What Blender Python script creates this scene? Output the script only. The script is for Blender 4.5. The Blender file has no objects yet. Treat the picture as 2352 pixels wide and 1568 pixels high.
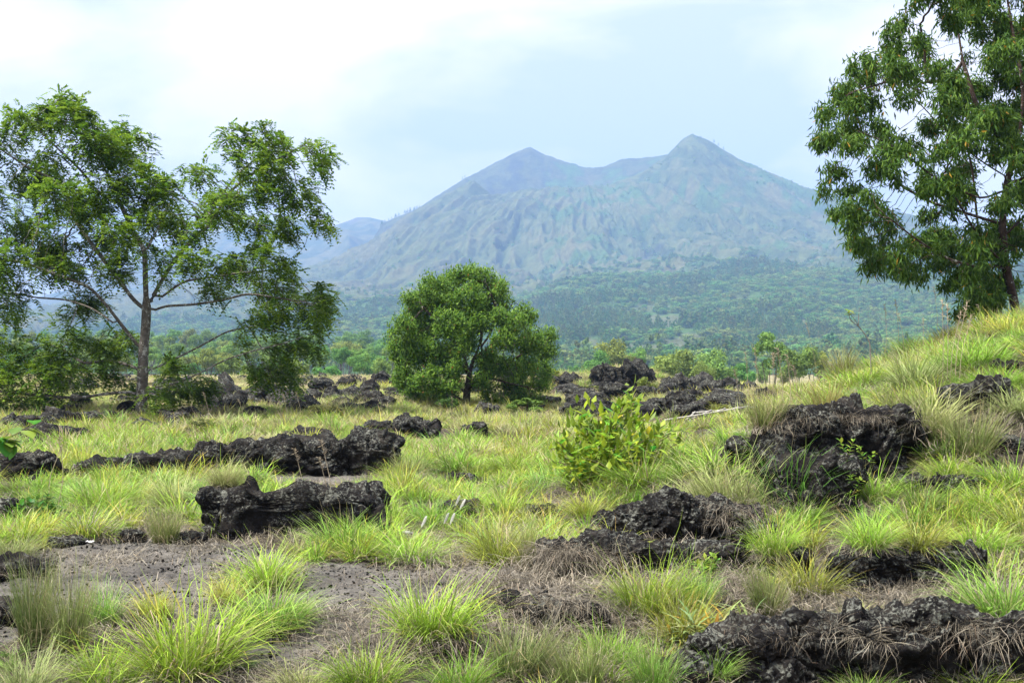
import bpy, bmesh, math, random
import numpy as np
from mathutils import Vector, Matrix, Euler

# ------------------------------------------------------------------ camera, sky, sun, exposure
SC = bpy.context.scene
COL = SC.collection
F = 2770.0          # focal length in layout units (layout picture is 2352 x 1568)
HY, CX = 820.0, 1176.0
CAMZ = 1.7
cam_d = bpy.data.cameras.new('camera')
cam_d.sensor_width = 36.0
cam_d.lens = 36.0 * F / 2352.0
cam_d.shift_y = (HY - 784.0) / 2352.0
cam_d.clip_start = 0.05
cam_d.clip_end = 30000.0
cam = bpy.data.objects.new('camera', cam_d)
cam.location = (0, 0, CAMZ)
cam.rotation_euler = (math.radians(90), 0, 0)
COL.objects.link(cam)
SC.camera = cam

SUN_AZ = math.radians(-112.0)       # clockwise from +Y: the sun stands to the left, a little behind the camera
SUN_EL = math.radians(60.0)
world = bpy.data.worlds.new('World')
SC.world = world
world.use_nodes = True
wt = world.node_tree
wt.nodes.clear()
def wn(t, **k):
    n = wt.nodes.new(t)
    for a, b in k.items():
        setattr(n, a, b)
    return n
w_out = wn('ShaderNodeOutputWorld')
w_bg = wn('ShaderNodeBackground')
w_bg.inputs['Strength'].default_value = 0.1
w_sky = wn('ShaderNodeTexSky')
w_sky.sky_type = 'NISHITA'
w_sky.sun_disc = False
w_sky.sun_elevation = SUN_EL
w_sky.sun_rotation = SUN_AZ
w_sky.altitude = 1100.0
w_sky.air_density = 1.2
w_sky.dust_density = 2.5
w_tc = wn('ShaderNodeTexCoord')
w_map = wn('ShaderNodeMapping')
w_map.inputs['Scale'].default_value = (1.0, 1.0, 2.3)
w_map.inputs['Rotation'].default_value = (0.0, 0.20, 0.0)
w_map.inputs['Location'].default_value = (1.0, 2.0, 0.17)
w_n1 = wn('ShaderNodeTexNoise')
w_n1.inputs['Scale'].default_value = 3.0
w_n1.inputs['Detail'].default_value = 5.0
w_n1.inputs['Roughness'].default_value = 0.55
w_n1.inputs['Distortion'].default_value = 0.35
w_rmp = wn('ShaderNodeValToRGB')
w_rmp.color_ramp.elements[0].position = 0.38
w_rmp.color_ramp.elements[0].color = (0.59, 0.64, 0.80, 1)
w_rmp.color_ramp.elements[1].position = 0.57
w_rmp.color_ramp.elements[1].color = (1.03, 0.945, 0.925, 1)
w_sep = wn('ShaderNodeSeparateXYZ')
w_max = wn('ShaderNodeMath', operation='MAXIMUM')
w_max.inputs[1].default_value = 0.0
w_cie = wn('ShaderNodeMath', operation='MULTIPLY_ADD')       # overcast sky: brighter towards the zenith
w_cie.inputs[1].default_value = 0.9
w_cie.inputs[2].default_value = 1.0
w_lum = wn('ShaderNodeMath', operation='MULTIPLY')
w_lum.inputs[1].default_value = 6.1
w_mul = wn('ShaderNodeVectorMath', operation='SCALE')
w_mix = wn('ShaderNodeMix', data_type='RGBA')
w_mix.inputs['Factor'].default_value = 0.88
L = wt.links.new
L(w_tc.outputs['Generated'], w_map.inputs['Vector'])
L(w_map.outputs['Vector'], w_n1.inputs['Vector'])
L(w_n1.outputs['Fac'], w_rmp.inputs['Fac'])
L(w_tc.outputs['Generated'], w_sep.inputs[0])
L(w_sep.outputs['Z'], w_max.inputs[0])
L(w_max.outputs[0], w_cie.inputs[0])
L(w_cie.outputs[0], w_lum.inputs[0])
L(w_rmp.outputs['Color'], w_mul.inputs[0])
L(w_lum.outputs[0], w_mul.inputs['Scale'])
L(w_sky.outputs['Color'], w_mix.inputs['A'])
L(w_mul.outputs['Vector'], w_mix.inputs['B'])
L(w_mix.outputs['Result'], w_bg.inputs['Color'])
L(w_bg.outputs[0], w_out.inputs[0])

sun_d = bpy.data.lights.new('sun', 'SUN')
sun_d.energy = 5.0
sun_d.angle = math.radians(8.0)
sun_d.color = (1.0, 0.95, 0.87)
sun = bpy.data.objects.new('sun', sun_d)
sdir = Vector((math.sin(SUN_AZ) * math.cos(SUN_EL), math.cos(SUN_AZ) * math.cos(SUN_EL), math.sin(SUN_EL)))
sun.rotation_euler = sdir.to_track_quat('Z', 'Y').to_euler()
sun.location = (-20, -10, 60)
COL.objects.link(sun)

SC.view_settings.view_transform = 'Standard'
SC.view_settings.look = 'None'
SC.view_settings.gamma = 1.0
SC.view_settings.use_curve_mapping = False
SC.view_settings.exposure = 1.1
SC.render.engine = 'CYCLES'
SC.cycles.max_bounces = 5
SC.cycles.diffuse_bounces = 1
SC.cycles.glossy_bounces = 1
SC.cycles.transmission_bounces = 3
SC.cycles.volume_bounces = 0
SC.cycles.caustics_reflective = False
SC.cycles.caustics_refractive = False
SC.cycles.use_adaptive_sampling = True
SC.cycles.adaptive_threshold = 0.02

RS = np.random.RandomState
# ------------------------------------------------------------------ noise
_P = RS(7).permutation(256)
_P = np.concatenate([_P, _P, _P])
_G2 = np.stack([np.cos(np.arange(256) * 2.39996), np.sin(np.arange(256) * 2.39996)], 1)
_g3 = RS(11).normal(size=(256, 3))
_G3 = _g3 / np.linalg.norm(_g3, axis=1)[:, None]

def pn2(x, y, seed=0):
    x = np.asarray(x, float) + seed * 17.13
    y = np.asarray(y, float) + seed * 9.71
    xi = np.floor(x).astype(int); yi = np.floor(y).astype(int)
    xf = x - xi; yf = y - yi
    xi &= 255; yi &= 255
    u = xf * xf * xf * (xf * (xf * 6 - 15) + 10)
    v = yf * yf * yf * (yf * (yf * 6 - 15) + 10)
    def g(ix, iy, dx, dy):
        gr = _G2[_P[_P[ix & 255] + (iy & 255)]]
        return gr[..., 0] * dx + gr[..., 1] * dy
    a = g(xi, yi, xf, yf); b = g(xi + 1, yi, xf - 1, yf)
    c = g(xi, yi + 1, xf, yf - 1); d = g(xi + 1, yi + 1, xf - 1, yf - 1)
    return (a + u * (b - a) + v * ((c + u * (d - c)) - (a + u * (b - a)))) * 1.4

def fb2(x, y, oct=4, seed=0, rough=0.5):
    s = 0; a = 1.0; f = 1.0
    for o in range(oct):
        s = s + a * pn2(x * f, y * f, seed + o * 3)
        a *= rough; f *= 2.03
    return s

def pn3(p, seed=0):
    p = np.asarray(p, float) + seed * np.array([13.7, 5.3, 8.9])
    i = np.floor(p).astype(int); f = p - i
    i &= 255
    w = f * f * f * (f * (f * 6 - 15) + 10)
    out = 0
    for dx in (0, 1):
        wx = w[..., 0] if dx else 1 - w[..., 0]
        for dy in (0, 1):
            wy = w[..., 1] if dy else 1 - w[..., 1]
            for dz in (0, 1):
                wz = w[..., 2] if dz else 1 - w[..., 2]
                h = _P[_P[_P[(i[..., 0] + dx) & 255] + ((i[..., 1] + dy) & 255)] + ((i[..., 2] + dz) & 255)]
                gr = _G3[h]
                out = out + wx * wy * wz * (gr[..., 0] * (f[..., 0] - dx) + gr[..., 1] * (f[..., 1] - dy) + gr[..., 2] * (f[..., 2] - dz))
    return out * 1.5

def fb3(p, oct=4, seed=0, rough=0.5):
    s = 0; a = 1.0; f = 1.0
    for o in range(oct):
        s = s + a * pn3(p * f, seed + o * 2)
        a *= rough; f *= 2.07
    return s

def sstep(a, b, x):
    t = np.clip((x - a) / (b - a), 0, 1)
    return t * t * (3 - 2 * t)

# ------------------------------------------------------------------ mesh helpers
def mesh_np(name, verts, faces, mat=None, col=None, smooth=False, uv=None):
    """faces: (N,3) or (N,4) int array, or a list of such arrays"""
    me = bpy.data.meshes.new(name)
    fl = faces if isinstance(faces, list) else [faces]
    fl = [np.asarray(f, np.int32) for f in fl if len(f)]
    verts = np.asarray(verts, np.float32)
    nl = sum(f.size for f in fl); nf = sum(len(f) for f in fl)
    me.vertices.add(len(verts)); me.loops.add(nl); me.polygons.add(nf)
    me.vertices.foreach_set('co', verts.ravel())
    me.loops.foreach_set('vertex_index', np.concatenate([f.ravel() for f in fl]))
    st = []; k = 0
    for f in fl:
        st.append(k + np.arange(len(f), dtype=np.int32) * f.shape[1]); k += f.size
    me.polygons.foreach_set('loop_start', np.concatenate(st))
    if smooth:
        me.polygons.foreach_set('use_smooth', np.ones(nf, bool))
    if col is not None:
        a = me.color_attributes.new('Col', 'FLOAT_COLOR', 'POINT')
        c4 = np.ones((len(verts), 4), np.float32); c4[:, :3] = col
        a.data.foreach_set('color', c4.ravel())
    me.update(calc_edges=True)
    if mat:
        me.materials.append(mat)
    return me

def link(name, data, parent=None, loc=None, rot=None, scl=None):
    o = bpy.data.objects.new(name, data)
    COL.objects.link(o)
    if parent is not None:
        o.parent = parent
    if loc is not None: o.location = loc
    if rot is not None: o.rotation_euler = rot
    if scl is not None: o.scale = scl
    return o

def tag(o, label=None, cat=None, group=None, kind=None):
    if label: o['label'] = label
    if cat: o['category'] = cat
    if group: o['group'] = group
    if kind: o['kind'] = kind
    return o

# ------------------------------------------------------------------ materials
def new_mat(name):
    m = bpy.data.materials.new(name)
    m.use_nodes = True
    nt = m.node_tree
    nt.nodes.clear()
    return m, nt

def leaf_mat(name, transl=0.35, rough=0.5, spec=0.25, hue_var=0.12, val_var=0.25, tint=(1, 1, 1)):
    """colour from the mesh attribute Col, varied per object; thin and a little see-through"""
    m, nt = new_mat(name)
    N = nt.nodes.new; K = nt.links.new
    out = N('ShaderNodeOutputMaterial')
    at = N('ShaderNodeAttribute'); at.attribute_name = 'Col'
    oi = N('ShaderNodeObjectInfo')
    hs = N('ShaderNodeHueSaturation')
    mr = N('ShaderNodeMapRange'); mr.inputs['To Min'].default_value = 0.5 - hue_var * 0.18; mr.inputs['To Max'].default_value = 0.5 + hue_var * 0.18
    mv = N('ShaderNodeMapRange'); mv.inputs['To Min'].default_value = 1 - val_var; mv.inputs['To Max'].default_value = 1 + val_var
    fr = N('ShaderNodeMath'); fr.operation = 'FRACT'
    m7 = N('ShaderNodeMath'); m7.operation = 'MULTIPLY'; m7.inputs[1].default_value = 7.31
    K(oi.outputs['Random'], mr.inputs['Value']); K(oi.outputs['Random'], m7.inputs[0]); K(m7.outputs[0], fr.inputs[0]); K(fr.outputs[0], mv.inputs['Value'])
    K(at.outputs['Color'], hs.inputs['Color']); K(mr.outputs[0], hs.inputs['Hue']); K(mv.outputs[0], hs.inputs['Value'])
    pb = N('ShaderNodeBsdfPrincipled')
    pb.inputs['Roughness'].default_value = rough
    pb.inputs['Specular IOR Level'].default_value = spec
    tr = N('ShaderNodeBsdfTranslucent')
    mx = N('ShaderNodeMixShader'); mx.inputs[0].default_value = transl
    K(hs.outputs[0], pb.inputs['Base Color']); K(hs.outputs[0], tr.inputs['Color'])
    K(pb.outputs[0], mx.inputs[1]); K(tr.outputs[0], mx.inputs[2]); K(mx.outputs[0], out.inputs['Surface'])
    return m

def ramp(nt, elems):
    r = nt.nodes.new('ShaderNodeValToRGB')
    cr = r.color_ramp
    while len(cr.elements) < len(elems):
        cr.elements.new(0.5)
    for e, (p, c) in zip(cr.elements, elems):
        e.position = p; e.color = tuple(c) + (1,)
    return r

def mixc(nt, fac, a, b, mode='MIX'):
    n = nt.nodes.new('ShaderNodeMix'); n.data_type = 'RGBA'; n.blend_type = mode
    K = nt.links.new
    for s, v in (('Factor', fac), ('A', a), ('B', b)):
        if hasattr(v, 'links') or hasattr(v, 'is_linked'):
            K(v, n.inputs[s])
        elif s == 'Factor':
            n.inputs[s].default_value = v
        else:
            n.inputs[s].default_value = tuple(v) + (1,)
    return n.outputs['Result']

def noise(nt, scale, detail=4, rough=0.55, vec=None, dist=0.0, kind='Fac'):
    n = nt.nodes.new('ShaderNodeTexNoise')
    n.inputs['Scale'].default_value = scale; n.inputs['Detail'].default_value = detail
    n.inputs['Roughness'].default_value = rough; n.inputs['Distortion'].default_value = dist
    if vec is not None: nt.links.new(vec, n.inputs['Vector'])
    return n.outputs[kind]

def rock_mat():
    m, nt = new_mat('lava_rock'); N = nt.nodes.new; K = nt.links.new
    out = N('ShaderNodeOutputMaterial'); pb = N('ShaderNodeBsdfPrincipled')
    geo = N('ShaderNodeNewGeometry'); P = geo.outputs['Position']
    oi = N('ShaderNodeObjectInfo')
    base = ramp(nt, [(0.3, (0.005, 0.005, 0.005)), (0.50, (0.012, 0.0112, 0.011)), (0.64, (0.028, 0.0245, 0.021)), (0.85, (0.075, 0.064, 0.050))])
    K(noise(nt, 7.0, 8, 0.65, P), base.inputs[0])
    # soil and dust caught on faces that look up
    sx = N('ShaderNodeSeparateXYZ'); K(geo.outputs['Normal'], sx.inputs[0])
    up = N('ShaderNodeMapRange'); up.inputs['From Min'].default_value = 0.78; up.inputs['From Max'].default_value = 1.0; K(sx.outputs['Z'], up.inputs['Value'])
    dn = ramp(nt, [(0.45, (0, 0, 0)), (0.65, (1, 1, 1))]); K(noise(nt, 3.0, 5, 0.6, P), dn.inputs[0])
    dm = N('ShaderNodeMath'); dm.operation = 'MULTIPLY'; K(up.outputs[0], dm.inputs[0]); K(dn.outputs[0], dm.inputs[1])
    dm2 = N('ShaderNodeMath'); dm2.operation = 'MULTIPLY'; dm2.inputs[1].default_value = 0.3; K(dm.outputs[0], dm2.inputs[0])
    c = mixc(nt, dm2.outputs[0], base.outputs[0], (0.085, 0.072, 0.058))
    # lichen: ragged grey-green crusts, large and small, in patches
    l1 = ramp(nt, [(0.53, (0, 0, 0)), (0.61, (1, 1, 1))]); K(noise(nt, 13.0, 7, 0.72, P, 0.8), l1.inputs[0])
    l2 = ramp(nt, [(0.55, (0, 0, 0)), (0.62, (1, 1, 1))]); K(noise(nt, 38.0, 4, 0.6, P, 0.4), l2.inputs[0])
    sp = N('ShaderNodeMath'); sp.operation = 'MAXIMUM'; K(l1.outputs[0], sp.inputs[0]); K(l2.outputs[0], sp.inputs[1])
    pa = ramp(nt, [(0.40, (0, 0, 0)), (0.54, (1, 1, 1))]); K(noise(nt, 2.1, 4, 0.6, P), pa.inputs[0])
    lm = N('ShaderNodeMath'); lm.operation = 'MULTIPLY'; K(sp.outputs[0], lm.inputs[0]); K(pa.outputs[0], lm.inputs[1])
    nup = N('ShaderNodeMapRange'); nup.inputs['From Min'].default_value = -0.35; nup.inputs['From Max'].default_value = 0.3; K(sx.outputs['Z'], nup.inputs['Value'])
    lm2 = N('ShaderNodeMath'); lm2.operation = 'MULTIPLY'; K(lm.outputs[0], lm2.inputs[0]); K(nup.outputs[0], lm2.inputs[1])
    lm3 = N('ShaderNodeMath'); lm3.operation = 'MULTIPLY'; lm3.inputs[1].default_value = 0.58; K(lm2.outputs[0], lm3.inputs[0])
    lc = ramp(nt, [(0.3, (0.11, 0.12, 0.10)), (0.7, (0.33, 0.34, 0.29))]); K(noise(nt, 9.0, 2, 0.5, P), lc.inputs[0])
    c = mixc(nt, lm3.outputs[0], c, lc.outputs[0])
    K(c, pb.inputs['Base Color'])
    pb.inputs['Roughness'].default_value = 0.9
    pb.inputs['Specular IOR Level'].default_value = 0.08
    b1 = N('ShaderNodeBump'); b1.inputs['Strength'].default_value = 0.9; b1.inputs['Distance'].default_value = 0.03
    K(noise(nt, 18.0, 8, 0.7, P), b1.inputs['Height'])
    b2 = N('ShaderNodeBump'); b2.inputs['Strength'].default_value = 0.7; b2.inputs['Distance'].default_value = 0.012
    v2 = N('ShaderNodeTexVoronoi'); v2.inputs['Scale'].default_value = 45.0; K(P, v2.inputs['Vector'])
    K(v2.outputs['Distance'], b2.inputs['Height']); K(b1.outputs[0], b2.inputs['Normal'])
    K(b2.outputs[0], pb.inputs['Normal'])
    K(pb.outputs[0], out.inputs['Surface'])
    return m

def ground_mat():
    m, nt = new_mat('ground_soil'); N = nt.nodes.new; K = nt.links.new
    out = N('ShaderNodeOutputMaterial'); pb = N('ShaderNodeBsdfPrincipled')
    geo = N('ShaderNodeNewGeometry'); P = geo.outputs['Position']
    at = N('ShaderNodeAttribute'); at.attribute_name = 'Col'      # r: bare volcanic grit, g: far straw field
    sx = N('ShaderNodeSeparateColor'); K(at.outputs['Color'], sx.inputs[0])
    soil = ramp(nt, [(0.28, (0.050, 0.047, 0.042)), (0.47, (0.107, 0.101, 0.090)), (0.58, (0.146, 0.138, 0.123)), (0.75, (0.205, 0.194, 0.174))])
    n1 = noise(nt, 2.6, 9, 0.74, P); K(n1, soil.inputs[0])
    gv = N('ShaderNodeTexVoronoi'); gv.inputs['Scale'].default_value = 48.0; K(P, gv.inputs['Vector'])
    gr = ramp(nt, [(0.0, (0.45, 0.43, 0.41)), (0.35, (1, 1, 1)), (1.0, (1.5, 1.45, 1.4))]); K(gv.outputs['Color'], gr.inputs[0])
    soilc = mixc(nt, 0.65, soil.outputs[0], gr.outputs[0], 'MULTIPLY')
    litter = ramp(nt, [(0.3, (0.022, 0.019, 0.014)), (0.55, (0.06, 0.05, 0.032)), (0.75, (0.12, 0.10, 0.06))])  # litter browns, set darker to stand for shade between the tussocks
    K(noise(nt, 5.0, 6, 0.65, P), litter.inputs[0])
    c = mixc(nt, sx.outputs[0], litter.outputs[0], soilc)
    straw = ramp(nt, [(0.35, (0.13, 0.13, 0.05)), (0.55, (0.27, 0.235, 0.12)), (0.75, (0.34, 0.29, 0.17))])
    K(noise(nt, 0.35, 6, 0.6, P), straw.inputs[0])
    c = mixc(nt, sx.outputs[1], c, straw.outputs[0])
    K(c, pb.inputs['Base Color'])
    pb.inputs['Roughness'].default_value = 0.95; pb.inputs['Specular IOR Level'].default_value = 0.1
    b1 = N('ShaderNodeBump'); b1.inputs['Strength'].default_value = 1.0; b1.inputs['Distance'].default_value = 0.06
    K(noise(nt, 9.0, 9, 0.7, P), b1.inputs['Height'])
    b2 = N('ShaderNodeBump'); b2.inputs['Strength'].default_value = 0.6; b2.inputs['Distance'].default_value = 0.006
    K(gv.outputs['Distance'], b2.inputs['Height']); K(b1.outputs[0], b2.inputs['Normal'])
    K(b2.outputs[0], pb.inputs['Normal'])
    K(pb.outputs[0], out.inputs['Surface'])
    return m

def bark_mat(name, c0, c1, lichen=0.0, lc=(0.42, 0.42, 0.38), scale=9.0):
    m, nt = new_mat(name); N = nt.nodes.new; K = nt.links.new
    out = N('ShaderNodeOutputMaterial'); pb = N('ShaderNodeBsdfPrincipled')
    geo = N('ShaderNodeNewGeometry'); P = geo.outputs['Position']
    r = ramp(nt, [(0.3, c0), (0.7, c1)]); K(noise(nt, scale, 6, 0.65, P), r.inputs[0])
    c = r.outputs[0]
    if lichen:
        l = ramp(nt, [(0.60 - lichen * 0.12, (0, 0, 0)), (0.66 - lichen * 0.12, (1, 1, 1))]); K(noise(nt, 7.0, 5, 0.7, P, 0.6), l.inputs[0])
        c = mixc(nt, l.outputs[0], c, lc)
    K(c, pb.inputs['Base Color'])
    pb.inputs['Roughness'].default_value = 0.9; pb.inputs['Specular IOR Level'].default_value = 0.15
    b = N('ShaderNodeBump'); b.inputs['Strength'].default_value = 0.6; b.inputs['Distance'].default_value = 0.02
    K(noise(nt, 22.0, 6, 0.7, P), b.inputs['Height']); K(b.outputs[0], pb.inputs['Normal'])
    K(pb.outputs[0], out.inputs['Surface'])
    return m

def attr_mat(name, rough=0.95, nscale=None, namp=0.35, bump=None):
    m, nt = new_mat(name); N = nt.nodes.new; K = nt.links.new
    out = N('ShaderNodeOutputMaterial'); pb = N('ShaderNodeBsdfPrincipled')
    at = N('ShaderNodeAttribute'); at.attribute_name = 'Col'
    c = at.outputs['Color']
    geo = N('ShaderNodeNewGeometry'); P = geo.outputs['Position']
    if nscale:
        r = ramp(nt, [(0.25, (1 - namp,) * 3), (0.75, (1 + namp,) * 3)]); K(noise(nt, nscale, 8, 0.7, P), r.inputs[0])
        c = mixc(nt, 1.0, c, r.outputs[0], 'MULTIPLY')
    K(c, pb.inputs['Base Color'])
    pb.inputs['Roughness'].default_value = rough; pb.inputs['Specular IOR Level'].default_value = 0.05
    if bump:
        b = N('ShaderNodeBump'); b.inputs['Strength'].default_value = 0.8; b.inputs['Distance'].default_value = bump[1]
        K(noise(nt, bump[0], 8, 0.7, P), b.inputs['Height']); K(b.outputs[0], pb.inputs['Normal'])
    K(pb.outputs[0], out.inputs['Surface'])
    return m

def plain_mat(name, c, rough=0.6):
    return bark_mat(name, tuple(v * 0.8 for v in c), c, 0, scale=14.0)

M_ROCK = rock_mat()
M_GROUND = ground_mat()
M_GRASS = leaf_mat('grass_blade', 0.25, 0.55, 0.08, 0.10, 0.2)
M_DEAD = leaf_mat('dead_grass', 0.12, 0.8, 0.1, 0.05, 0.25)
M_LEAF = leaf_mat('tree_leaf', 0.42, 0.5, 0.15, 0.0, 0.0)
M_LEAFV = leaf_mat('shrub_leaf', 0.42, 0.4, 0.25, 0.25, 0.25)
M_FAR = leaf_mat('distant_leaf', 0.35, 0.8, 0.05, 0.25, 0.18)
# ------------------------------------------------------------------ terrain
def inv(vx, vy, Y):
    return np.array([(vx - CX) / F * Y, Y, CAMZ - (vy - HY) / F * Y])

_ctl = [(1300,1420,7.9),(1500,1300,9.6),(1450,1200,12.3),(1550,1100,16.5),(1600,1000,26),(1640,1060,19.3),
 (1720,1180,11.8),(1850,1140,12.2),(1860,985,13.4),(1790,1010,13.4),(2080,965,13.6),(2080,1080,12.5),(2200,925,14.5),
 (2300,960,13.2),(2300,1100,11.8),(2050,1200,11),(2300,1250,10.2),(1950,1280,10.2),(2200,1290,9.8),(1900,925,17.5),
 (2050,862,18.5),(2150,842,18.5),(2250,808,19),(2352,765,19),(2500,715,19),(2100,890,16.5),(2250,850,16.5),(2352,815,16),
 (1750,1020,16),(1700,1045,17),(1820,975,17.5),(2050,1370,8.9),(1850,1390,8.6),(2250,1400,8.4),(1900,1568,7.6),
 (2300,1568,7.5),(1500,1568,7.2),(1650,1480,7.9),(400,1568,6.8),(1000,1568,6.8),(60,1540,6.9),(2550,1400,8.4),(2550,1150,11.5)]
_cp = [inv(*c) for c in _ctl]
_cp += [np.array(p, float) for p in [
 (4.5,24,.15),(3.9,21,.1),(5.2,28,.15),(7.2,26,1.2),(9,25,2.0),(13,22,3.0),(12,14,2.2),(4,32,0),(6,32,.2),(10,36,.8),(14,36,1.4),(3,40,0),(12,50,0),(20,44,.4),(25,30,2.0),(25,60,0),
 (3,7,-.45),(0,4,-.4),(4,3,-.5),(-4,3,-.4),(9,7,.2),(10,3,0),
 (-6,9,0),(-3,9,0),(0,9.5,0),(-6,13,0),(-3,13,0),(0,13,0),(-8,18,0),(-4,18,0),(0,19,0),(-14,27,0),(-7,27,0),(0,27,0),(-20,40,0),(-10,40,0),(0,40,0),
 (-30,60,0),(-15,60,0),(0,60,0),(12,70,0),(-12,9,0),(-16,16,0),(-30,90,0),(0,90,0),(35,90,0),(-12,2,-.3),(-40,30,0),(40,10,2.0),(40,60,0)]]
_cp = np.array(_cp)
def _tps(r2):
    return np.where(r2 > 1e-9, 0.5 * r2 * np.log(np.maximum(r2, 1e-9)), 0)
_sx = 0.1
_A = _cp[:, :2] * _sx
_Kq = _tps(((_A[:, None] - _A[None]) ** 2).sum(-1)) + np.eye(len(_A)) * 0.002
_Pm = np.concatenate([np.ones((len(_A), 1)), _A], 1)
_M = np.block([[_Kq, _Pm], [_Pm.T, np.zeros((3, 3))]])
_W = np.linalg.solve(_M, np.concatenate([_cp[:, 2], np.zeros(3)]))

def H(x, y):
    """height of the ground at plan position"""
    x = np.asarray(x, float); y = np.asarray(y, float)
    shp = np.broadcast(x, y).shape
    X = np.broadcast_to(x, shp).ravel(); Y = np.broadcast_to(y, shp).ravel()
    xc = np.clip(X, -38, 38); yc = np.clip(Y, 1.5, 88)
    z = np.empty(len(X))
    for s in range(0, len(X), 40000):
        q = np.stack([xc[s:s + 40000], yc[s:s + 40000]], 1) * _sx
        z[s:s + 40000] = _tps(((q[:, None] - _A[None]) ** 2).sum(-1)) @ _W[:len(_A)] + _W[-3] + q @ _W[-2:]
    fade = 1 - sstep(60, 88, Y)
    fade *= 1 - sstep(30, 38, np.abs(X))
    z = np.clip(z, -1.2, 3.6) * fade
    # lumpiness
    z += 0.045 * fb2(X * 1.1, Y * 1.1, 4, 1)
    z += 0.015 * fb2(X * 6, Y * 6, 3, 2) * (Y < 40)
    z += sstep(22, 50, Y) * 0.30 * fb2(X * 0.16, Y * 0.16, 3, 5)
    z += sstep(45, 110, Y) * 0.35 * fb2(X * 0.05, Y * 0.05, 2, 8) - sstep(0, 34, Y - 96 + 32 * sstep(0.0, 0.06, X / np.maximum(Y, 1))) * 6.0
    z += 0.55 * np.exp(-(((X - 4.0) / 3.5) ** 2 + ((Y - 60) / 6) ** 2)) + 0.7 * np.exp(-(((X - 6.4) / 2.4) ** 2 + ((Y - 58) / 4) ** 2))
    return z.reshape(shp)

_RY = np.concatenate([np.arange(4.5, 30, 0.02), np.arange(30, 160, 0.1)])
def G(vx, vy):
    """ground point seen at layout position vx, vy"""
    x = (vx - CX) / F * _RY
    zr = CAMZ - (vy - HY) / F * _RY
    d = zr - H(x, _RY)
    k = np.where(d <= 0)[0]
    i = k[0] if len(k) else len(_RY) - 1
    return np.array([x[i], _RY[i], float(H(x[i], _RY[i]))])

def proj(x, y, z):
    return CX + F * x / y, HY + F * (CAMZ - z) / y

def axis_grid(dense, seq):
    return np.unique(np.round(np.concatenate([dense] + seq), 4))

def in_poly(px, py, poly):
    poly = np.asarray(poly, float); n = len(poly)
    ins = np.zeros(px.shape, bool)
    j = n - 1
    for i in range(n):
        xi, yi = poly[i]; xj, yj = poly[j]
        c = ((yi > py) != (yj > py)) & (px < (xj - xi) * (py - yi) / (yj - yi + 1e-12) + xi)
        ins ^= c
        j = i
    return ins

# bare ground, drawn on the plan (corner points picked on the ground, then kept in metres)
BARE = [[(-60,1282),(60,1268),(150,1250),(300,1238),(480,1236),(560,1250),(640,1262),(720,1290),(900,1302),(1150,1296),(1250,1300),(1330,1318),
         (1440,1345),(1440,1400),(1290,1390),(1220,1400),(1080,1420),(960,1450),(900,1500),(760,1560),(640,1540),(560,1470),(420,1440),(300,1420),(160,1430),(80,1420),(-60,1500)],
        [(1840,1372),(1950,1362),(2110,1350),(2240,1362),(2250,1402),(2100,1405),(1900,1425),(1830,1420)],
        [(1010,1170),(1060,1160),(1090,1200),(1040,1290),(1000,1280),(1010,1220)],
        [(1235,1085),(1262,1070),(1275,1110),(1240,1118)],
        [(590,1092),(740,1085),(860,1090),(850,1112),(700,1112),(600,1106)]]
BARE_W = [np.array([G(a, min(b, 1600))[:2] for a, b in p]) for p in BARE]
def bare_at(x, y):
    m = np.zeros(np.shape(x), bool)
    jx = x + 0.10 * fb2(x * 2.2, y * 2.2, 3, 21); jy = y + 0.12 * fb2(x * 2.2, y * 2.2, 3, 25)
    for p in BARE_W:
        m |= in_poly(jx, jy, p)
    return m

gx = axis_grid(np.arange(-6, 8.0, 0.07), [-6 - 0.09 * (1.085 ** np.arange(0, 105) - 1) / 0.085, 8 + 0.09 * (1.085 ** np.arange(0, 105) - 1) / 0.085])
gx = gx[(gx > -4000) & (gx < 4000)]
gy = axis_grid(np.arange(5.0, 20, 0.07), [20 + 0.08 * (1.03 ** np.arange(0, 250) - 1) / 0.03, 5 - 0.1 * (1.1 ** np.arange(0, 60) - 1) / 0.1])
gy = gy[(gy > -250) & (gy < 5050)]
gx = np.concatenate([[-4000], gx, [4000]]); gy = np.concatenate([[-250], gy, [5050]])
GXX, GYY = np.meshgrid(gx, gy)
GZ = H(GXX, GYY)
bm_ = bare_at(GXX.ravel(), GYY.ravel()).reshape(GXX.shape)
GZ = GZ + bm_ * 0.012 * fb2(GXX * 9, GYY * 9, 3, 31)
def grid_faces(nr, nc):
    i = np.arange(nr * nc).reshape(nr, nc)
    return np.stack([i[:-1, :-1], i[:-1, 1:], i[1:, 1:], i[1:, :-1]], -1).reshape(-1, 4)
gcol = np.zeros((GXX.size, 3)); gcol[:, 0] = bm_.ravel()
gcol[:, 1] = sstep(28, 60, GYY).ravel()
gcol[:, 0] = np.maximum(gcol[:, 0], 0.15)
ground = link('ground', mesh_np('ground', np.stack([GXX.ravel(), GYY.ravel(), GZ.ravel()], 1), grid_faces(len(gy), len(gx)), M_GROUND, gcol, True))
tag(ground, 'grassy volcanic ground with a bare grey gritty track', None, None, 'structure')

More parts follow.
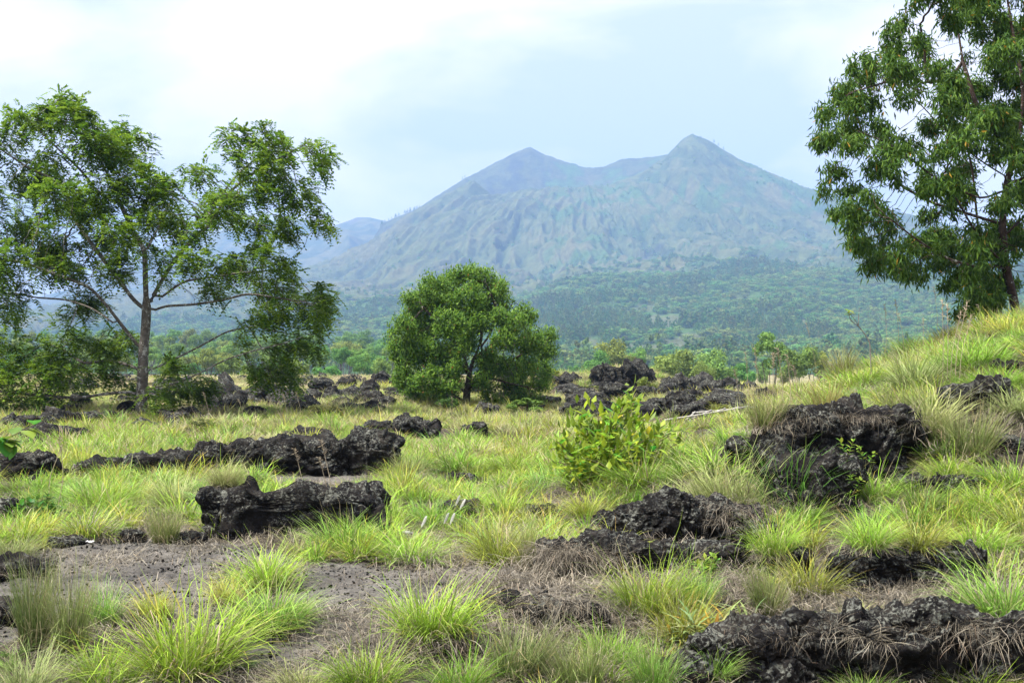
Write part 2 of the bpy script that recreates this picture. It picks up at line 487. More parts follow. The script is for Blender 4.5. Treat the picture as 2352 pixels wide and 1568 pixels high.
# ------------------------------------------------------------------ volcano and far hills
def prof_rows(rows, vx, ys):
    """rows: {distance: [(vx, vy), ...]} -> heights on the fan vx x ys"""
    yk = sorted(rows)
    zk = []
    for yy in yk:
        p = np.array(rows[yy], float)
        vy = np.interp(vx, p[:, 0], p[:, 1])
        zk.append(CAMZ - (vy - HY) / F * yy)
    zk = np.array(zk)
    # smooth monotone-ish interpolation along the depth
    out = np.empty((len(ys), len(vx)))
    yk = np.array(yk)
    d = np.gradient(zk, yk, axis=0)
    for i, y in enumerate(ys):
        k = min(max(np.searchsorted(yk, y) - 1, 0), len(yk) - 2)
        h = yk[k + 1] - yk[k]; t = np.clip((y - yk[k]) / h, 0, 1)
        sl = (zk[k + 1] - zk[k]) / h
        d0 = np.clip(d[k], -np.abs(sl) * 2.5, np.abs(sl) * 2.5); d1 = np.clip(d[k + 1], -np.abs(sl) * 2.5, np.abs(sl) * 2.5)
        out[i] = (2 * t**3 - 3 * t**2 + 1) * zk[k] + (t**3 - 2 * t**2 + t) * h * d0 + (-2 * t**3 + 3 * t**2) * zk[k + 1] + (t**3 - t**2) * h * d1
    return out

VOL = {
 520: [(-700,858),(3100,858)],
 900: [(-700,842),(0,838),(800,836),(1200,828),(1500,812),(1700,805),(2000,792),(2352,782),(3100,790)],
 1150:[(-700,830),(0,820),(600,806),(900,795),(1200,780),(1350,765),(1500,762),(1600,758),(1800,745),(2000,735),(2352,730),(3100,745)],
 1450:[(-700,815),(0,800),(300,790),(600,772),(780,762),(900,745),(1200,722),(1300,700),(1450,692),(1600,688),(1800,678),(2000,670),(2352,672),(3100,705)],
 1750:[(-700,806),(0,786),(300,765),(600,742),(780,728),(900,708),(1200,696),(1280,664),(1400,646),(1550,634),(1700,628),(2000,622),(2352,630),(3100,690)],
 2000:[(-700,800),(0,772),(300,742),(600,722),(760,700),(840,690),(900,684),(1230,674),(1300,652),(1450,634),(1600,622),(2000,612),(2352,622),(3100,680)],
 2350:[(-700,790),(0,760),(300,715),(600,690),(760,675),(840,668),(900,648),(1000,630),(1230,640),(1300,610),(1600,575),(1900,585),(2352,612),(3100,690)],
 2700:[(-700,780),(0,745),(300,690),(600,650),(760,640),(835,625),(900,560),(1000,520),(1110,500),(1230,500),(1400,500),(1530,470),(1600,455),(1750,480),(1900,520),(2352,598),(3100,720)],
 3000:[(-700,780),(0,740),(300,690),(600,655),(760,610),(850,560),(900,528),(960,490),(1085,414),(1105,430),(1130,452),(1210,437),(1300,432),(1400,424),(1470,400),(1530,362),(1565,328),(1590,312),(1625,326),(1700,370),(1830,430),(1900,448),(2050,490),(2166,522),(2352,586),(3100,760)],
 3200:[(-700,790),(0,750),(300,700),(600,690),(800,640),(880,545),(960,495),(1070,425),(1110,450),(1215,470),(1350,468),(1440,430),(1530,366),(1570,326),(1590,318),(1640,342),(1700,378),(1830,440),(2000,490),(2352,600),(3100,770)],
 3450:[(-700,800),(0,770),(600,720),(800,640),(880,512),(960,480),(1070,409),(1150,369),(1203,346),(1218,343),(1240,356),(1290,372),(1345,388),(1385,385),(1430,366),(1490,362),(1530,358),(1600,380),(1700,430),(1830,480),(2352,640),(3100,790)],
 4000:[(-700,830),(0,810),(600,780),(800,720),(900,640),(1215,520),(1500,520),(1800,600),(2352,720),(3100,830)],
}
def ray_noise(vxg, Yg):
    X = (vxg - CX) / F * Yg
    # gullies run down from the summit
    sx_, sy_ = (1330 - CX) / F * 3250, 3300.0
    ang = np.arctan2(X - sx_, sy_ - Yg); rad = np.hypot(X - sx_, Yg - sy_)
    g1 = 1 - np.abs(pn2(ang * 9 + 0.6 * pn2(X * .004, Yg * .004, 3), rad * 0.0016, 41)) * 2
    g2 = 1 - np.abs(pn2(ang * 26 + 0.8 * pn2(X * .008, Yg * .008, 4), rad * 0.003, 45)) * 2
    g3 = 1 - np.abs(pn2(ang * 62 + 1.2 * pn2(X * .012, Yg * .012, 6), rad * 0.005, 48)) * 2
    return X, rad, g1, .6 * g2 + .4 * g3

nvx = np.linspace(-360, 2720, 880)
nys = np.concatenate([np.linspace(520, 1400, 70), np.linspace(1420, 2350, 90), np.linspace(2360, 3480, 150), np.linspace(3500, 4000, 12)])
VX, VY = np.meshgrid(nvx, nys)
VZ = prof_rows(VOL, nvx, nys)
VXX, VRAD, g1, g2 = ray_noise(VX, VY)
slope_m = sstep(1500, 2300, VY) * (1 - sstep(2900, 3050, VY))
VZ += slope_m * ((g1 - .4) * 26 + (g2 - .4) * 20) * sstep(150, 700, VRAD)
VZ += sstep(700, 1300, VY) * (1 - sstep(2900, 3000, VY)) * 9 * fb2(VXX * .006, VY * .006, 4, 51)
VZ += sstep(3000, 3060, VY) * 2.5 * fb2(VXX * .03, VY * .03, 3, 55)
VZ += sstep(600, 1200, VY) * 1.2 * fb2(VXX * .04, VY * .04, 3, 53)
def mtn_colour(X, Y, Z, g1, g2, vx):
    n1 = fb2(X * .004, Y * .004, 5, 61); n2 = fb2(X * .018, Y * .018, 4, 65); n3 = fb2(X * .06, Y * .035, 3, 68)
    grass = np.array([.080, .098, .034]); tan = np.array([.112, .105, .048]); scrub = np.array([.026, .05, .018]); rock = np.array([.036, .036, .036])
    wood = np.array([.055, .10, .03]); bare = np.array([.115, .098, .066])
    c = np.empty(X.shape + (3,)); c[:] = grass
    def mx(m, col):
        nonlocal c
        m = np.clip(m, 0, 1)[..., None]
        c = c * (1 - m) + col * m
    mx(sstep(.0, .5, n1) * .7, tan)
    mx(sstep(.0, .6, -g2 + .45 * n2 + .2) * .8, scrub)
    mx(sstep(.55, .85, g2 + .2 * n3) * .6 * sstep(2000, 2300, Y), tan)
    mx(sstep(-.1, .3, n2 + .5 * n3 - .1 + .25 * sstep(1250, 1700, vx)) * .7, scrub)
    mx(sstep(.35, .75, g1 * .6 + n2 * .6) * .35, tan)
    mx(sstep(.2, .6, -g1 + n3 * .3) * .7 * sstep(1900, 2300, Y), rock)
    # crater walls
    mx(sstep(3060, 3150, Y) * (1 - sstep(1480, 1540, vx)) * (.35 + .4 * sstep(-.2, .4, n2)), rock)
    mx(sstep(3100, 3250, Y) * sstep(.25, .5, n3 + .4 * n2) * .5 * (np.abs(vx - 1310) < 60), bare)
    # wooded apron
    wd = sstep(-.2, .2, n2 * .55 + n1 * .4 + sstep(1980, 1780, Y) * 1.2 - .75 + .55 * sstep(1180, 1280, vx) + .3 * sstep(900, 500, Y))
    mx(wd, wood)
    bl = sstep(.28, .36, n1 * .3 + fb2(X * .022, Y * .006, 4, 77) + .22 * np.exp(-((vx - 1600) / 170) ** 2) - .14 + .45 * n3) * sstep(800, 900, Y) * sstep(1500, 1350, Y)
    mx(bl * .5, bare)
    return c, wd * (1 - bl), bl
mcol, wdm, blm = mtn_colour(VXX, VY, VZ, g1, g2, VX)
mountain = link('mountain', mesh_np('mountain', np.stack([VXX.ravel(), VY.ravel(), VZ.ravel()], 1), grid_faces(*VXX.shape),
                attr_mat('mountain_slope', 1.0, 0.07, 0.55, (0.08, 5.0)), mcol.reshape(-1, 3), True))
tag(mountain, 'hazy twin-peaked volcano with gullied brown-green slopes', None, None, 'structure')

HIL = {
 3300:[(-700,800),(0,770),(300,740),(600,720),(700,700),(830,690),(1000,720),(1300,760)],
 3700:[(-700,790),(0,752),(150,722),(300,690),(450,640),(600,610),(690,600),(760,588),(800,560),(830,590),(900,600),(1300,740)],
 4050:[(-700,780),(0,728),(150,690),(300,640),(450,590),(600,570),(690,560),(740,560),(780,530),(820,540),(860,545),(900,540),(1300,720)],
 4400:[(-700,780),(0,712),(150,668),(300,608),(418,548),(560,520),(690,503),(720,512),(750,524),(785,510),(820,497),(850,500),(890,513),(960,530),(1300,700)],
 5000:[(-700,810),(0,790),(690,660),(820,640),(1300,760)],
}
hvx = np.linspace(-700, 1300, 340); hys = np.concatenate([np.linspace(3300, 4420, 110), np.linspace(4450, 5000, 8)])
HX, HYg = np.meshgrid(hvx, hys)
HZ = prof_rows(HIL, hvx, hys)
HXX = (HX - CX) / F * HYg
rg = 1 - np.abs(fb2(HXX * .0035, HYg * .0025, 4, 81)) * 2
HZ += (rg * 26 - 10) * sstep(3300, 3600, HYg) * (1 - sstep(4200, 4380, HYg) * .85)
hn = fb2(HXX * .01, HYg * .01, 4, 85)
hc = np.empty(HX.shape + (3,)); hc[:] = (.10, .10, .05)
mm = np.clip(sstep(-.1, .35, hn) * .8, 0, 1)[..., None]; hc = hc * (1 - mm) + np.array([.04, .06, .03]) * mm
mm = (sstep(.1, .5, -rg) * .6)[..., None]; hc = hc * (1 - mm) + np.array([.09, .08, .08]) * mm
hills = link('hills', mesh_np('hills', np.stack([HXX.ravel(), HYg.ravel(), HZ.ravel()], 1), grid_faces(*HX.shape),
             attr_mat('hill_slope', 1.0, 0.03, 0.3, (0.04, 4.0)), hc.reshape(-1, 3), True))
tag(hills, 'blue hazy ridge behind the leafy tree', None, None, 'structure')

# ------------------------------------------------------------------ scatter (for what nobody could count)
SRC = {}
def source_coll(name, meshes):
    c = bpy.data.collections.new(name)
    for i, me in enumerate(meshes):
        o = bpy.data.objects.new('%s_%02d' % (name, i), me)
        c.objects.link(o)
    SRC[name] = c
    return c

def scatter(name, coll, pts, rot, scl, idx, label, cat=None):
    me = bpy.data.meshes.new(name)
    n = len(pts)
    me.vertices.add(n)
    me.vertices.foreach_set('co', np.asarray(pts, np.float32).ravel())
    for nm, ty, arr, key in (('rot', 'FLOAT_VECTOR', rot, 'vector'), ('scl', 'FLOAT_VECTOR', scl, 'vector'), ('idx', 'INT', idx, 'value')):
        a = me.attributes.new(nm, ty, 'POINT')
        a.data.foreach_set(key, np.ascontiguousarray(arr, np.int32 if ty == 'INT' else np.float32).ravel())
    o = link(name, me)
    ng = bpy.data.node_groups.new(name, 'GeometryNodeTree')
    ng.interface.new_socket('Geometry', in_out='INPUT', socket_type='NodeSocketGeometry')
    ng.interface.new_socket('Geometry', in_out='OUTPUT', socket_type='NodeSocketGeometry')
    N = ng.nodes.new; K = ng.links.new
    gi = N('NodeGroupInput'); go = N('NodeGroupOutput')
    iop = N('GeometryNodeInstanceOnPoints')
    ci = N('GeometryNodeCollectionInfo'); ci.inputs['Collection'].default_value = coll
    ci.inputs['Separate Children'].default_value = True; ci.inputs['Reset Children'].default_value = True
    iop.inputs['Pick Instance'].default_value = True
    def na(nm, ty):
        q = N('GeometryNodeInputNamedAttribute'); q.data_type = ty; q.inputs['Name'].default_value = nm
        return q.outputs['Attribute']
    K(gi.outputs[0], iop.inputs['Points']); K(ci.outputs[0], iop.inputs['Instance'])
    K(na('idx', 'INT'), iop.inputs['Instance Index'])
    e2r = N('FunctionNodeEulerToRotation'); K(na('rot', 'FLOAT_VECTOR'), e2r.inputs[0]); K(e2r.outputs[0], iop.inputs['Rotation'])
    K(na('scl', 'FLOAT_VECTOR'), iop.inputs['Scale'])
    K(iop.outputs[0], go.inputs[0])
    md = o.modifiers.new('scatter', 'NODES'); md.node_group = ng
    tag(o, label, cat, None, 'stuff')
    return o
_bm = {}
def ico(sub):
    if sub not in _bm:
        b = bmesh.new(); bmesh.ops.create_icosphere(b, subdivisions=sub, radius=1.0)
        b.verts.ensure_lookup_table()
        _bm[sub] = (np.array([v.co[:] for v in b.verts]), np.array([[v.index for v in f.verts] for f in b.faces]))
        b.free()
    return _bm[sub]

# ------------------------------------------------------------------ grass
def blades(rng, n, R, L, lean=(0.05, 0.9), droop=(0.3, 1.6), width=0.006, seg=4, base_pow=0.6, low=0.0, shocks=0, broken=.10):
    """n tapered, bending blades rooted in a disc of radius R; returns verts, faces, t (0 root..1 tip), blade id"""
    az = rng.uniform(0, 2 * math.pi, n)
    rr = R * rng.uniform(0, 1, n) ** base_pow
    bx = rr * np.cos(az); by = rr * np.sin(az)
    tx = np.zeros(n); ty = np.zeros(n); ls = np.ones(n)
    if shocks:
        sid = rng.randint(0, shocks, n)
        sa = rng.uniform(0, 2 * math.pi, shocks); sr = R * 1.1 * np.sqrt(rng.uniform(0, 1, shocks))
        bx = bx * .45 + (sr * np.cos(sa))[sid]; by = by * .45 + (sr * np.sin(sa))[sid]
        st_ = rng.normal(0, .18, (shocks, 2)); tx = st_[sid, 0]; ty = st_[sid, 1]
        ls = rng.uniform(.6, 1.15, shocks)[sid]
        az = np.arctan2(by, bx) * 1.0; rr = np.hypot(bx, by)
    az2 = az + rng.normal(0, 0.75, n)
    fr = np.clip(rr / max(R, 1e-6), 0, 1)
    th0 = lean[0] + (lean[1] - lean[0]) * np.clip(fr * 0.55 + rng.uniform(-.1, .6, n), 0, 1)
    dr = rng.uniform(*droop, n)
    Ln = L * ls * (0.35 + 0.75 * rng.beta(2.2, 1.4, n))
    w = width * rng.uniform(0.5, 1.4, n)
    tw = rng.normal(0, 0.6, n)
    side = np.stack([-np.sin(az2 + tw), np.cos(az2 + tw), np.zeros(n)], 1)
    wob = rng.normal(0, 0.16, n)
    brk = np.where(rng.uniform(size=n) < broken, rng.randint(1, seg, n), 99)
    pos = np.stack([bx, by, np.full(n, low)], 1)
    V = []; T = []
    for s in range(seg + 1):
        t = s / seg
        ww = w * (1 - t ** 1.6) * (0.75 + 0.25 * min(1, t * 4))
        if s < seg:
            V.append(pos - side * ww[:, None]); V.append(pos + side * ww[:, None]); T += [t, t]
            th = th0 + dr * ((s + 0.5) / seg) ** 1.4 + rng.normal(0, .09, n) + (s >= brk) * 1.3
            a = az2 + wob * (s + 1) + rng.normal(0, .12, n)
            st = Ln / seg
            dv = np.stack([np.sin(th) * np.cos(a) + tx * .8, np.sin(th) * np.sin(a) + ty * .8, np.cos(th)], 1)
            dv /= np.linalg.norm(dv, axis=1)[:, None]
            pos = pos + dv * st[:, None]
            pos[:, 2] = np.maximum(pos[:, 2], -.02) if low != 0.0 or lean[1] < 1.8 else pos[:, 2]
        else:
            V.append(pos); T.append(1.0)
    V = np.stack(V, 1)                                   # n, 2*seg+1, 3
    k = 2 * seg + 1
    base = (np.arange(n) * k)[:, None]
    q = []
    for s in range(seg - 1):
        q.append(base + np.array([2 * s, 2 * s + 1, 2 * s + 3, 2 * s + 2]))
    q = np.concatenate(q, 0) if q else np.zeros((0, 4), int)
    tr = base + np.array([2 * seg - 2, 2 * seg - 1, 2 * seg])
    return V.reshape(-1, 3), [q, tr], np.tile(np.array(T), n), np.repeat(np.arange(n), k)

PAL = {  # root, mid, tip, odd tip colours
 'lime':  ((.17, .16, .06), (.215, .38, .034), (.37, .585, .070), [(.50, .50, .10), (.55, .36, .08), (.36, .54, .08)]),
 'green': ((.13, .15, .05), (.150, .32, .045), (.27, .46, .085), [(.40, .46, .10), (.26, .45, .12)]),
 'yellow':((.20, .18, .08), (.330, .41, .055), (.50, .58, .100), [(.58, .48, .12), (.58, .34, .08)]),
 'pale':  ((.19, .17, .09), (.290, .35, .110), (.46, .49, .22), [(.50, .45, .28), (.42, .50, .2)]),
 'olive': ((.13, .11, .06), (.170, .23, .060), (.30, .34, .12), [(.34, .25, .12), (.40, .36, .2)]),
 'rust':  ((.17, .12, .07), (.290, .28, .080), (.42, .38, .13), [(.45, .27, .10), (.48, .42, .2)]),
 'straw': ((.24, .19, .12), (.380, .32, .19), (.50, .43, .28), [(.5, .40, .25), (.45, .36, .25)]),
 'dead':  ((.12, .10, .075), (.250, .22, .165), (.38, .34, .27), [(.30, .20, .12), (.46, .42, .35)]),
}
def blade_cols(rng, pal, t, bid, n):
    live = pal not in ('dead', 'straw')
    which = rng.choice(4, n, p=[.85, .07, .05, .03]) if live else np.zeros(n, int)
    mixp = [pal, 'pale', 'olive', 'straw']
    R_ = np.array([PAL[m][0] for m in mixp])[which]; M_ = np.array([PAL[m][1] for m in mixp])[which]; T_ = np.array([PAL[m][2] for m in mixp])[which]
    odd = PAL[pal][3]
    o = rng.uniform(size=n) < 0.28
    T_[o] = np.array(odd)[rng.randint(0, len(odd), o.sum())]
    if live:                                             # withered tips
        o = rng.uniform(size=n) < 0.09
        T_[o] = np.array([.42, .33, .20])
    var = rng.uniform(0.55, 1.30, n)
    t = t[:, None]
    R_ = R_[bid] * .55; M_ = M_[bid]; T_ = T_[bid]  # roots darkened past their own brown to deepen the shade inside tufts
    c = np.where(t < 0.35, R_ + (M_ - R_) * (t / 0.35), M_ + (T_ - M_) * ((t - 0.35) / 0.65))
    return c * var[bid][:, None]

def blade_mesh(name, rng, parts):
    """parts: list of (palette, kwargs for blades)"""
    V = []; Q = []; Tq = []; C = []; k = 0
    for pal, kw in parts:
        v, (q, tr), t, bid = blades(rng, **kw)
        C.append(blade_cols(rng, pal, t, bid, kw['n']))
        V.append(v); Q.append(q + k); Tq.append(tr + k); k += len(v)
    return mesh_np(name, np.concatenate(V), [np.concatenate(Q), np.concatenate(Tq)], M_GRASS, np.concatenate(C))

# unit tussocks: about 1 m across and 0.6 m tall when unscaled
TUS = {}
for ip, pal in enumerate(('lime', 'green', 'yellow', 'pale', 'olive', 'rust')):
    for v in range(3):
        rng = RS(100 + ip * 10 + v)
        up = pal in ('olive', 'rust')
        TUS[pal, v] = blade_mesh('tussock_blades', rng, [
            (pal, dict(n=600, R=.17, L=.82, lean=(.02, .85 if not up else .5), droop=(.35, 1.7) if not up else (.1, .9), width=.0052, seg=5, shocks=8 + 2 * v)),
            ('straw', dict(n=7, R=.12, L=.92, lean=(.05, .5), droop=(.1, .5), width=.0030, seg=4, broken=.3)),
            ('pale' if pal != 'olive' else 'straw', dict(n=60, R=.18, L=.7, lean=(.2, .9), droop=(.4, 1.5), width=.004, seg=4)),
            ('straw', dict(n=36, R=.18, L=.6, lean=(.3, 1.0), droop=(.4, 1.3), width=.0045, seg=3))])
SKIRT = []
for v in range(3):
    rng = RS(200 + v)
    SKIRT.append(blade_mesh('dead_blades', rng, [('dead', dict(n=190, R=.2, L=.6, lean=(.8, 1.7), droop=(.3, 1.4), width=.0040, seg=5, low=.05, shocks=7, broken=.25))]))
    SKIRT[-1].materials[0] = M_DEAD

# scatter sources
near_src = []
NEAR_KINDS = []
for pal in ('lime', 'green', 'yellow', 'pale', 'olive', 'straw'):
    for v in range(2):
        rng = RS(300 + len(near_src))
        near_src.append(blade_mesh('grass_near', rng, [(pal, dict(n=140, R=.12, L=.42, lean=(.03, .95), droop=(.3, 1.7), width=.0048, seg=4, shocks=4)),
                                                      ('straw', dict(n=20, R=.16, L=.32, lean=(.3, 1.4), droop=(.2, 1.4), width=.0040, seg=4, broken=.3)), ('dead', dict(n=26, R=.2, L=.3, lean=(.8, 1.7), droop=(-.3, .8), width=.0036, seg=4, low=.02, broken=.3))]))
        NEAR_KINDS.append(pal)
C_NEAR = source_coll('grass_near', near_src)
mid_src = []
for pal in ('lime', 'green', 'yellow', 'pale', 'olive', 'straw'):
    for v in range(2):
        rng = RS(340 + len(mid_src))
        mid_src.append(blade_mesh('grass_mid', rng, [(pal, dict(n=84, R=.24, L=.54, lean=(.03, .85), droop=(.2, 1.4), width=.0085, seg=3, shocks=5)),
                                                    ('straw', dict(n=30, R=.24, L=.45, lean=(.1, .8), droop=(.2, 1.2), width=.008, seg=3))]))
C_MID = source_coll('grass_mid', mid_src)
far_src = []
for pal in ('pale', 'yellow', 'olive', 'straw'):
    rng = RS(370 + len(far_src))
    far_src.append(blade_mesh('grass_far', rng, [(pal, dict(n=70, R=.55, L=.55, lean=(.03, .7), droop=(.2, 1.0), width=.028, seg=2)),
                                                ('straw', dict(n=50, R=.6, L=.5, lean=(.03, .7), droop=(.2, 1.0), width=.024, seg=2))]))
C_FAR = source_coll('grass_far', far_src)
dead_src = []
for v in range(4):
    rng = RS(390 + v)
    me = blade_mesh('dead_mat', rng, [('dead', dict(n=80, R=.26, L=.24, lean=(1.1, 1.7), droop=(-.6, .6), width=.0028, seg=4, low=.03, base_pow=.5, broken=.5)),
                                      ('dead', dict(n=18, R=.2, L=.16, lean=(.1, 1.0), droop=(.2, 1.6), width=.0024, seg=3, base_pow=.5))])
    me.materials[0] = M_DEAD
    dead_src.append(me)
C_DEAD = source_coll('dead_mat', dead_src)
hang_src = []
for v in range(4):
    rng = RS(420 + v)
    me = blade_mesh('hanging_tuft', rng, [('dead', dict(n=44, R=.13, L=.27, lean=(.6, 2.0), droop=(.2, 1.6), width=.0017, seg=5, low=.0, base_pow=.6, broken=.4))])
    me.materials[0] = M_DEAD
    hang_src.append(me)
C_HANG = source_coll('hanging_tuft', hang_src)
peb_src = []
for v in range(3):
    p_, f_ = ico(2)
    peb_src.append(mesh_np('pebble', p_ * (1 + .35 * fb3(p_ * 1.6, 2, 430 + v))[:, None] * np.array([1, .8, .6]), f_, M_ROCK))
C_PEB = source_coll('pebble', peb_src)

def wedge(rng, n, y0, y1, margin):
    """points spread evenly over the ground in front of the viewer and a little to each side"""
    y = np.sqrt(rng.uniform(y0 * y0, y1 * y1, n))
    hw = 1176 / F * 1.03
    x = rng.uniform(-1, 1, n) * (hw * y + margin)
    return x, y

ROCK_FOOT = []          # (x, y, rx, ry) plan ellipses of the rocks, filled by the rock builder
def off_rocks(x, y, shrink=0.72):
    k = np.ones(len(x), bool)
    for rx, ry, a, b in ROCK_FOOT:
        e = .5 * b + (.38 if a > .22 else .1) + .02 * ry * max(0, ry - 18) / 18            # turf is thin in front of the stones too
        k &= ((x - rx) / (a * shrink)) ** 2 + ((y - ry + e) / (b * shrink + e)) ** 2 > 1
    return k

# ------------------------------------------------------------------ lava rocks
def cells(q, m, box, seed):
    """distance to the nearest and second nearest of m random centres, and a number for each cell"""
    r = RS(seed); ctr = r.uniform(-1, 1, (m, 3)) * box
    h = r.uniform(-1, 1, m); tilt = r.normal(0, 1, (m, 3))
    d = np.sqrt(((q[:, None] - ctr[None]) ** 2).sum(-1))
    o = np.argpartition(d, 1, axis=1)[:, :2]
    d1 = np.take_along_axis(d, o, 1); k = d1.argmin(1)
    n0 = o[np.arange(len(q)), k]
    a = d1.min(1); b_ = d1.max(1)
    return a, b_, h[n0], ((q - ctr[n0]) * tilt[n0]).sum(1)

def rock_mesh(seed, rx, ry, rz, sub=5, crag=1.0, box=0.85, name='lava_rock'):
    """rugged clinkery lava: a lumpy block broken into tilted blocks with cracks between, knobs and pits on them"""
    p, f = ico(sub)
    R = np.array([rx, ry, rz])
    s = np.sign(p) * np.abs(p) ** box
    nrm = p / R; nrm /= np.linalg.norm(nrm, axis=1)[:, None]
    q = s * R
    sm = max((rx * ry * rz) ** (1 / 3), .1)
    fq = 1.0 / sm
    big = fb3(q * fq * .85, 3, seed, .55)
    wq = q + .12 * sm * np.stack([pn3(q * fq * 3, seed + 31), pn3(q * fq * 3, seed + 33), pn3(q * fq * 3, seed + 35)], 1)
    m1 = int(np.clip(14 * (rx * ry * rz) ** 0 * max(rx, ry) / sm, 14, 60))
    a1, b1, h1, t1 = cells(wq, m1, R * 1.05, seed)
    a2, b2, h2, t2 = cells(wq, m1 * 5, R * 1.05, seed + 1)
    crack1 = np.clip(1 - (b1 - a1) / (.10 * sm), 0, 1) ** 2; crack2 = np.clip(1 - (b2 - a2) / (.05 * sm), 0, 1) ** 2
    k2 = np.abs(pn3(q * fq * 5.2, seed + 13)); k3 = np.abs(pn3(q * fq * 12.0, seed + 17)); k4 = pn3(q * fq * 24.0, seed + 19)
    rough = .4 + 1.0 * np.clip(pn3(q * fq * 1.0, seed + 23) + .3, 0, 1)
    disp = big * .30 + (h1 * .20 + t1 * fq * .22 + h2 * .085 + t2 * fq * .16 - crack1 * .22 - crack2 * .10 + (k2 * .17 + k3 * .10) * rough + k4 * .02) * crag
    v = q + nrm * (disp * sm * .8)[:, None]
    return mesh_np(name, v, f, M_ROCK, None, False)

nrock = 0
def rock(vx, vyb, w, vyt, label, group=None, sub=5, dep=0.75, crag=1.0, rotz=0.0, name='lava_rock', back=0.0, Yset=None, box=.66):
    global nrock
    nrock += 1
    g = G(vx, vyb)
    if Yset: g = np.array([(vx - CX) / F * Yset, Yset, CAMZ - (vyb - HY) / F * Yset])
    m = g[1] / F
    rx = w * m / 2 * 1.0; h = (vyb - vyt) * m
    ry = rx * dep
    rz = h * .58
    me = rock_mesh(500 + nrock * 7, rx, ry, rz, sub, crag, box)
    y = g[1] + ry * .75 + back
    x = (vx - CX) / F * (g[1] + 0.2 * ry)
    o = link(name, me, None, (x, y, g[2] + h * .38), (0, 0, rotz))
    ROCK_FOOT.append((x, y, rx, ry))
    tag(o, label, 'rock', group)
    return o

LR = 'black lava rocks lying in the near grass'
rock(540, 1078, 210, 1012, 'sloping shoulder of black lava rock at the low end of the long ridge', LR, 6, .6)
rock(690, 1088, 250, 1006, 'bulky middle block of the long black lava ridge in the grass', LR, 6, .55)
rock(828, 1090, 180, 1002, 'lichen-flecked black lava block at the blunt end of the long ridge', LR, 6, .6)
rock(365, 1095, 165, 1042, 'low black lava rock with pale lichen beside drooping grey grass', LR, 5, .6)
rock(660, 1232, 430, 1122, 'broad flat-faced black lava slab speckled with grey lichen above the bare track', LR, 6, .35, .85, box=.45)
rock(800, 1190, 180, 1122, 'black lava lump on the end of the broad flat-faced slab', LR, 5, .5)
rock(950, 1008, 92, 958, 'rounded black lava boulder standing alone in the pale grass', LR, 5, .8)
rock(1092, 1006, 62, 972, 'small dark lava rock half hidden in weeds below the round tree', LR, 5, .8)
rock(1058, 1118, 64, 1090, 'small pointed black lava rock among lime grass in the middle', LR, 5, .7)
rock(1070, 1194, 130, 1158, 'low dark lava hump beside the white grass plumes', LR, 5, .7)
rock(1250, 1200, 90, 1160, 'dark lava hump sunk in yellow grass below the leafy shrub', LR, 5, .7)
rock(60, 1112, 150, 1036, 'brown-black lava rock at the edge of the picture under dry grass', LR, 5, .6)
rock(8, 1200, 70, 1148, 'dark lava rock cut by the frame beside the small green bush', LR, 5, .7)
rock(1468, 1266, 160, 1150, 'rugged black lava block where the grassy bank begins', LR, 6, .7)
rock(1545, 1258, 140, 1138, 'tall knobbly black lava block with pale lichen crust on the bank', LR, 6, .7)
rock(1655, 1258, 200, 1160, 'ledge of black lava under the tussock with a long grey skirt', LR, 6, .6)
rock(1640, 1310, 170, 1252, 'smooth dark lava step below the knobbly block', LR, 5, .6)
rock(1335, 1326, 200, 1245, 'dark lava hump draped in dead grass at the end of the track', LR, 5, .6)
rock(1840, 1128, 200, 935, 'steep black lava outcrop under the rust-tipped tussock', LR, 6, .6)
rock(1985, 1100, 240, 925, 'outcrop of black lava with a crust of grey-green lichen on its brow', LR, 6, .6)
rock(1925, 1140, 140, 1050, 'lower black lava block at the foot of the lichened outcrop', LR, 6, .6)
rock(1720, 1060, 110, 1005, 'black lava rock peeping through pale grass left of the outcrop', LR, 5, .6)
rock(2245, 950, 170, 880, 'dark lava hump breaking through the grass high on the slope', LR, 5, .6)
rock(2330, 860, 80, 830, 'grey lava stone in the grass at the edge of the slope', LR, 5, .6)
rock(2010, 1352, 160, 1265, 'black lava face in the hollow beside the patch of brown earth', LR, 6, .6)
rock(2160, 1352, 210, 1262, 'black lava overhang on the far side of the brown earth hollow', LR, 6, .55)
rock(1720, 1585, 240, 1450, 'craggy black lava bank at the bottom of the frame', LR, 6, .6)
rock(1900, 1580, 280, 1405, 'black lava bank under the mat of dead grass', LR, 6, .45)
rock(2120, 1585, 320, 1395, 'wide dark lava bank below the dead grass shelf', LR, 6, .45)
rock(2310, 1590, 200, 1415, 'dark lava bank below the big tussock in the corner', LR, 6, .5)
rock(1590, 1575, 150, 1510, 'low black lava lump beside the narrow-leaved plant', LR, 5, .6)
rock(1180, 1432, 200, 1376, 'dark lava ledge beside the big lime tussock on the track', LR, 6, .5)
rock(1300, 1455, 190, 1392, 'dark lava ledge hung with dead grass at the end of the track', LR, 6, .5)
rock(300, 1246, 60, 1222, 'small jagged lava stone on the far rim of the track', LR, 5, .8)
rock(440, 1248, 60, 1224, 'small crumbling lava stone by the thin stems on the track rim', LR, 5, .8)
rock(150, 1256, 80, 1240, 'flat crumbling lava stone on the rim of the track', LR, 4, .8)
rock(30, 1330, 150, 1290, 'brown crumbling lava hump at the edge of the bare track', LR, 5, .7)
rock(20, 1440, 120, 1385, 'brown lava lump below the track at the edge of the frame', LR, 5, .7)
rock(1400, 1292, 150, 1218, 'black lava block at the low end of the knobbly ledge', LR, 6, .6)
rock(1500, 1312, 170, 1248, 'dark lava step at the foot of the knobbly ledge', LR, 6, .55)
rock(1740, 1268, 120, 1200, 'black lava corner under the grey hanging skirt', LR, 6, .6)
